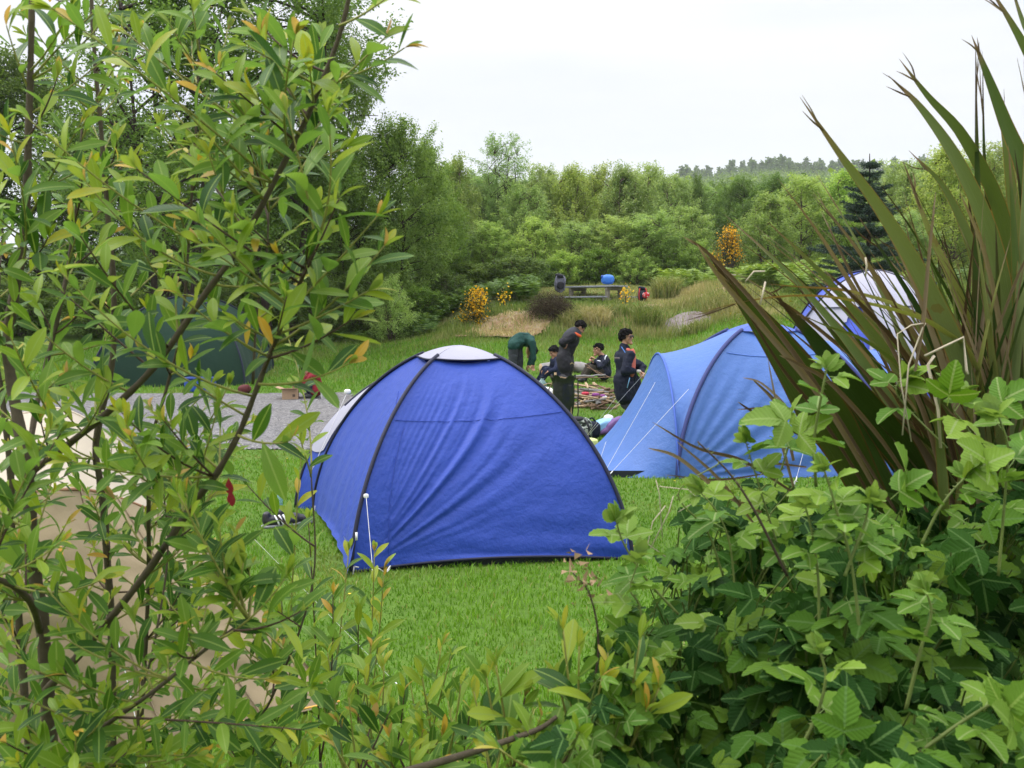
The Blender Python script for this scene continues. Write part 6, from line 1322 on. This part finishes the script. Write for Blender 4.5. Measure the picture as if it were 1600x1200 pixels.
# dead strips, torn ends and folded stalks
DB = [([(1400, 800, 2.1), (1300, 640, 2.05), (1200, 500, 2.0), (1110, 400, 1.98), (1068, 370, 1.95)], 14), ([(1390, 800, 2.05), (1290, 630, 2.0), (1200, 520, 2.0), (1130, 440, 1.98), (1088, 380, 1.95)], 18), ([(1370, 790, 2.0), (1290, 660, 2.0), (1220, 570, 2.0), (1160, 470, 2.0), (1112, 382, 2.0)], 12),
      ([(1500, 840, 2.2), (1470, 740, 2.2), (1440, 640, 2.15), (1390, 540, 2.15), (1330, 430, 2.1), (1283, 330, 2.1)], 16), ([(1530, 860, 2.2), (1500, 700, 2.2), (1420, 560, 2.15), (1340, 470, 2.1), (1285, 420, 2.1)], 15), ([(1450, 800, 2.0), (1380, 690, 2.0), (1300, 600, 2.0), (1250, 570, 1.98), (1218, 555, 1.97)], 12),
      ([(1430, 580, 2.0), (1443, 500, 2.0), (1452, 400, 2.0), (1462, 300, 2.0)], 11), ([(1556, 520, 2.1), (1590, 430, 2.1), (1615, 380, 2.1)], 9), ([(1560, 620, 2.1), (1600, 410, 2.1)], 8), ([(1580, 760, 2.3), (1570, 560, 2.3), (1540, 400, 2.25), (1500, 300, 2.2)], 14),
      ([(1240, 770, 1.9), (1160, 720, 1.9), (1090, 700, 1.9), (1020, 660, 1.9)], 9), ([(1200, 740, 1.95), (1120, 750, 1.95), (1040, 742, 1.95)], 5), ([(1190, 800, 1.9), (1130, 770, 1.9), (1060, 715, 1.9), (1013, 700, 1.9)], 12), ([(1180, 820, 1.9), (1120, 745, 1.9), (1058, 690, 1.9)], 9),
      ([(1260, 700, 2.0), (1230, 640, 2.0), (1190, 600, 2.0), (1160, 590, 2.0)], 9), ([(1240, 720, 2.0), (1225, 650, 2.0), (1205, 620, 2.0), (1175, 592, 2.0)], 12), ([(1250, 640, 1.98), (1210, 636, 1.98), (1152, 640, 1.98)], 6), ([(1250, 680, 1.98), (1180, 645, 1.98), (1153, 628, 1.98)], 7), ([(1260, 730, 1.98), (1200, 725, 1.98), (1140, 733, 1.98)], 7), ([(1240, 760, 1.98), (1222, 690, 1.98), (1215, 640, 1.98), (1200, 560, 1.98)], 10)]
for pts, w_ in DB: blade('dead_blade', pts, w_ * .6, DEAD, R.uniform(-.8, .8), .5, 20, .5)
STRAW = plain('bleached_stalk', (.50, .43, .32), .8, .15, .2)
for l, r_ in (([(1410, 680), (1420, 570), (1442, 512), (1446, 505)], .0026), ([(1446, 505), (1424, 508), (1402, 522), (1408, 600), (1424, 690)], .0022), ([(1445, 556), (1505, 527), (1510, 578), (1512, 585)], .0042), ([(1470, 700), (1466, 640), (1450, 570), (1460, 556)], .005), ([(1352, 402), (1354, 415), (1352, 432)], .003), ([(1165, 440), (1178, 424), (1195, 424)], .0025), ([(1188, 476), (1196, 440)], .003), ([(1130, 418), (1135, 428), (1150, 430)], .002), ([(1035, 840), (1030, 770), (1025, 750)], .0016), ([(1040, 790), (1020, 815), (1012, 850), (1040, 870)], .0018), ([(1010, 870), (1045, 800), (1052, 775)], .0018), ([(1030, 760), (1075, 765), (1092, 780), (1060, 800)], .0016)):
    D_ = 2.0 if l[0][0] > 1100 else 1.95; p = [np.array(tuple(at(x, y, D_))) for x, y in l]; V, F, U = tube(p, r_ * .62, 5); mk('stalk', V, F, STRAW, fx)
rf = random.Random(4)
for i in range(330):   # inner and outer blades that fill the fan
    a = rf.choice([rf.uniform(-.2, .75), rf.uniform(-.7, .2)]); L = rf.uniform(300, 620); bx, by, D = rf.uniform(1480, 1680), rf.uniform(850, 980), rf.uniform(2.3, 3.0); ox = math.sin(a)
    pts = [(bx, by, D)] + [(bx - L * u * ox * (.6 + .5 * u), by - L * u * (math.cos(a) + .15 * (1 - u)) - 40 * u, D - .12 * u) for u in (.3, .55, .8, 1.0)]
    if pts[-1][1] < 210 and pts[-1][0] < 1480: continue
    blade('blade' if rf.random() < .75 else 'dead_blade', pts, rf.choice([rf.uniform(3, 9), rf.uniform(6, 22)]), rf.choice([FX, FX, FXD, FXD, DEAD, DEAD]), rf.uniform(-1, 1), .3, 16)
cr_ = B(); g = np.array(tuple(gpt(1540, 2.45)))
for i in range(9): a = i * .7; cr_.add(*tube([g + np.array([math.cos(a) * .08, math.sin(a) * .06, -.05]), g + np.array([math.cos(a) * .05, math.sin(a) * .04, .6]), g + np.array([math.cos(a) * .07, math.sin(a) * .05, 1.15])], [.05, .045, .02], 8))
cr_.build('leaf_bases', plain('dark_leaf_base', (.035, .03, .018), .8), fx)

# ------------------------------------------------------------------ bramble thicket on the right
def blf(w_, rows=12, curl=.15, fold=.25): return leaf_tpl(w_, curl, fold, rows, .74, .09, .06, 0, .62)
def brt(k):
    rr = random.Random(k); t = [(blf(.74, 9, rr.uniform(.05, .3), rr.uniform(.1, .35)), rr.uniform(-.1, .1), .58, (0, .36, 0), rr.uniform(-.3, .15))]
    for s in (-1, 1): t.append((blf(.70, 9, rr.uniform(.05, .3), rr.uniform(.1, .35)), s * rr.uniform(1.05, 1.35), .48, (s * .02, .27, 0), rr.uniform(-.3, .2)))
    if k > 3:
        for s in (-1, 1): t.append((blf(.62, 9, rr.uniform(.05, .3), .2), s * rr.uniform(1.9, 2.3), .36, (s * .02, .25, 0), rr.uniform(-.3, .1)))
    V, F, U = compound(t); n = len(V); V = np.concatenate([V, [(-.008, 0, -.02), (.008, 0, -.02), (.008, .3, 0), (-.008, .3, 0)]]); U = np.concatenate([U, [(.5, .1)] * 4]); return V, F + [[n, n + 1, n + 2, n + 3]], U
B_TP = [brt(k) for k in range(6)] + [blf(.72, 11, .2, .3), blf(.66, 11, .35, .2)]
BRIB = (.09, .17, .045)
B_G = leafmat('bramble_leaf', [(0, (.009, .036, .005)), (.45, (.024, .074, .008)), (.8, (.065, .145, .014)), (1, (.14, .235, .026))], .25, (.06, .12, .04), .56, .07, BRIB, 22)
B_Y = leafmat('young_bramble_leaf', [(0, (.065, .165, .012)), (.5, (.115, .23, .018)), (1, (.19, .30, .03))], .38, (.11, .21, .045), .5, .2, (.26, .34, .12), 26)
B_S = leafmat('pale_bramble_shoot_leaf', [(0, (.11, .21, .03)), (1, (.19, .29, .05))], .38, (.17, .26, .07), .5, .15, (.24, .34, .09), 26)
CANE = plain('green_bramble_cane', (.13, .17, .04), .55, .3, .25); CANEB = plain('brown_bramble_cane', (.06, .04, .028), .6, .3, .3)
br = thing('bramble_thicket', 'dense thorny bramble thicket with serrated leaves filling the lower right corner', 'bramble', gpt(1350, 1.9)); bl = Leaves(B_TP, [B_G, B_Y, B_S]); rb = random.Random(31)
TOP = [(880, 1215), (905, 1130), (935, 1050), (965, 965), (1010, 890), (1060, 815), (1110, 760), (1180, 735), (1250, 755), (1330, 790), (1400, 775), (1480, 760), (1560, 720), (1700, 640)]
def topy(px): return float(np.interp(px, [a for a, b in TOP], [b for a, b in TOP]))
def depth(px, py): return 1.32 + (1200 - py) / 560 * .95 + .10 * math.sin(px * .013) + .08 * math.sin(py * .021 + px * .008)
pets = B()
for layer, N in ((0, 470), (1, 520), (2, 480), (3, 220)):
    for i in range(N):
        px = rb.uniform(860, 1720); ty = topy(px); py = ty + (1290 - ty) * rb.random() ** .95
        if py < ty + 8: continue
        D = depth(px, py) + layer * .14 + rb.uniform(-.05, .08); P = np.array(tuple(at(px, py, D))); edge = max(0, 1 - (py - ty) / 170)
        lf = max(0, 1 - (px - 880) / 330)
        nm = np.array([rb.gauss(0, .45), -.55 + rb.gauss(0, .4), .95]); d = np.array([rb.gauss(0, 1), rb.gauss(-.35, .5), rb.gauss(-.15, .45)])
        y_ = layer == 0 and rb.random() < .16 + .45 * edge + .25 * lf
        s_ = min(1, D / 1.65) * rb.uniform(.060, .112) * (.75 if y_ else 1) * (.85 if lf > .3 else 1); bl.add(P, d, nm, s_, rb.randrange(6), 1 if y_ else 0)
        if layer < 2: q = P + np.array([rb.gauss(0, .03), .06, -.12]); pets.add(*tube([P + unit(d) * .0, (P + q) / 2 + np.array([0, .01, 0]), q], .0016, 4, False))
pets.build('leaf_stalks', CANE, br)['kind'] = 'stuff'
thorns = B()
def cane(pts, r, mat=CANE, leaves=True, lsz=.068, n=None, tipm=2, m0=1):
    p = smoothpath([at(*q) for q in pts], 8); V, F, U = tube(p, np.linspace(r * .68, r * .36, len(p)), 7); mk('cane', V, F, mat, br); L = np.sum(np.linalg.norm(np.diff(p, axis=0), axis=1)); a = rb.uniform(0, 6)
    for k in range(int(L / .008)):
        u = rb.random() * (len(p) - 1.01); i = int(u); q = p[i] + (p[i + 1] - p[i]) * (u - i); T = unit(p[i + 1] - p[i]); x = unit(np.cross(T, [0, 1, .3])); y = np.cross(T, x); b_ = rb.uniform(0, 6.28); d = x * math.cos(b_) + y * math.sin(b_)
        thorns.add([q + d * r * .45 + T * .0015, q + d * r * .45 - T * .0015, q + d * (r * .7 + .0045) - T * .0012, q + d * r * .45 + np.cross(T, d) * .0012], [[0, 1, 2], [1, 3, 2], [3, 0, 2]])
    if leaves:
        n = n or int(L / .036)
        for k in range(n):
            u = (.25 + .75 * (k + .5) / n); i = min(len(p) - 2, int(u * (len(p) - 1))); q = p[i] + (p[i + 1] - p[i]) * (u * (len(p) - 1) - i); T = unit(p[i + 1] - p[i]); a += 2.4; x = unit(np.cross(T, [0, 1, .3])); y = np.cross(T, x); d = x * math.cos(a) + y * math.sin(a)
            mi = m0 if u < .85 else tipm; bl.add(q, d * .9 + T * (.35 + .6 * max(0, u - .8) * 5) + np.array([0, 0, .1]), np.array([rb.gauss(0, .3), -.3, 1]) + T * .4, lsz * (1.1 - .55 * max(0, u - .6) / .4) * rb.uniform(.85, 1.15), rb.randrange(4), mi)
        for k in range(4): bl.add(p[-1], unit(p[-1] - p[-2]) + NR.normal(0, .35, 3), NR.normal(0, 1, 3) + np.array([0, -.4, .3]), lsz * .42, 6 + k % 2, tipm)
cane([(1275, 760, 1.75), (1272, 690, 1.72), (1285, 610, 1.7), (1292, 575, 1.7)], .0042); cane([(1345, 1000, 1.5), (1330, 880, 1.5), (1305, 790, 1.5), (1288, 735, 1.5)], .0040); cane([(1280, 990, 1.55), (1278, 900, 1.55), (1268, 830, 1.55), (1258, 790, 1.55)], .0036)
cane([(1320, 900, 1.5), (1335, 860, 1.5), (1352, 815, 1.5), (1358, 780, 1.5)], .004); cane([(1240, 1190, 1.35), (1275, 1120, 1.35), (1290, 1060, 1.35), (1282, 1020, 1.35)], .0042); cane([(1415, 1110, 1.4), (1440, 1010, 1.4), (1455, 960, 1.4), (1448, 925, 1.4)], .0042)
cane([(1430, 1180, 1.35), (1500, 1130, 1.35), (1560, 1095, 1.33), (1610, 1085, 1.3)], .0042, lsz=.075); cane([(1060, 960, 1.7), (1010, 905, 1.7), (975, 850, 1.7), (962, 812, 1.7)], .0036, lsz=.075); cane([(1130, 900, 1.75), (1105, 830, 1.75), (1060, 770, 1.75), (1130, 720, 1.75)], .003, lsz=.07, leaves=False)
cane([(1240, 930, 1.8), (1205, 820, 1.8), (1180, 740, 1.8), (1165, 690, 1.8)], .003, lsz=.08); cane([(1150, 940, 1.7), (1140, 850, 1.7), (1120, 800, 1.7), (1095, 770, 1.7)], .003, lsz=.08); cane([(1440, 850, 1.7), (1465, 800, 1.7), (1490, 765, 1.7), (1510, 745, 1.7)], .004, lsz=.075); cane([(1560, 900, 1.75), (1570, 780, 1.75), (1575, 700, 1.75), (1560, 650, 1.75)], .004, lsz=.10)
cane([(1230, 900, 1.6), (1180, 800, 1.6), (1140, 740, 1.6), (1090, 690, 1.6)], .0035, CANEB, False); cane([(920, 1120, 1.6), (935, 1010, 1.6), (922, 930, 1.6), (895, 895, 1.6)], .003, CANEB, False); cane([(1010, 1040, 1.6), (1000, 950, 1.6), (985, 920, 1.6), (1000, 870, 1.6)], .003, lsz=.07)
cane([(1530, 700, 2.0), (1505, 660, 2.0), (1490, 640, 2.0), (1500, 620, 2.0)], .003, lsz=.09); cane([(1480, 700, 2.0), (1420, 640, 2.05), (1400, 610, 2.05), (1410, 590, 2.05)], .003, lsz=.09); cane([(1210, 760, 1.85), (1225, 720, 1.85), (1235, 680, 1.85), (1225, 660, 1.85)], .003, lsz=.11, n=3)
thorns.build('thorns', CANE, br)['kind'] = 'stuff'
for px, py, D, s_, m in ((1415, 760, 1.62, .095, 2), (1390, 780, 1.6, .08, 1), (1250, 665, 1.75, .105, 2), (1230, 690, 1.75, .09, 1), (1380, 820, 1.55, .10, 1), (1560, 1130, 1.25, .085, 2), (1590, 1150, 1.22, .08, 2), (1590, 1185, 1.2, .085, 2), (1500, 750, 1.7, .1, 1), (1560, 740, 1.7, .11, 1), (1545, 640, 1.9, .1, 1), (1480, 635, 1.95, .1, 1)):
    bl.add(at(px, py, D), (rb.gauss(0, .6), -.2, .3), (rb.gauss(0, .2), -.7, .8), s_, rb.randrange(4), m)
bl.build(br, 300, 'leaves')
# dry seed head poking out
dh = B(); p0 = np.array(tuple(at(912, 915, 1.6)))
for i in range(70): d = NR.normal(0, .012, 3); c = p0 + np.array([-.025 + .05 * R.random(), 0, .035 - .05 * R.random()]) + d; dh.add([c, c + NR.normal(0, .006, 3), c + NR.normal(0, .006, 3)], [[0, 1, 2]])
dh.build('dry_flowers', plain('dry_brown_flower', (.30, .20, .11), .9), br)['kind'] = 'stuff'

# ------------------------------------------------------------------ thin air haze round the whole scene
def haze():
    V, F = box((0, 0, 205), (8200, 8200, 440)); o = mk('haze', V, F, None, smooth=False)
    n = NT('haze_air'); v = n.n('ShaderNodeVolumePrincipled', {'Color': (.92, .95, 1.0, 1), 'Density': .00024, 'Anisotropy': .1}); n.t.links.new(v.outputs[0], n.out.inputs[1])
    o.data.materials.append(n.m); tag(o, None, None, None, 'stuff')
haze()
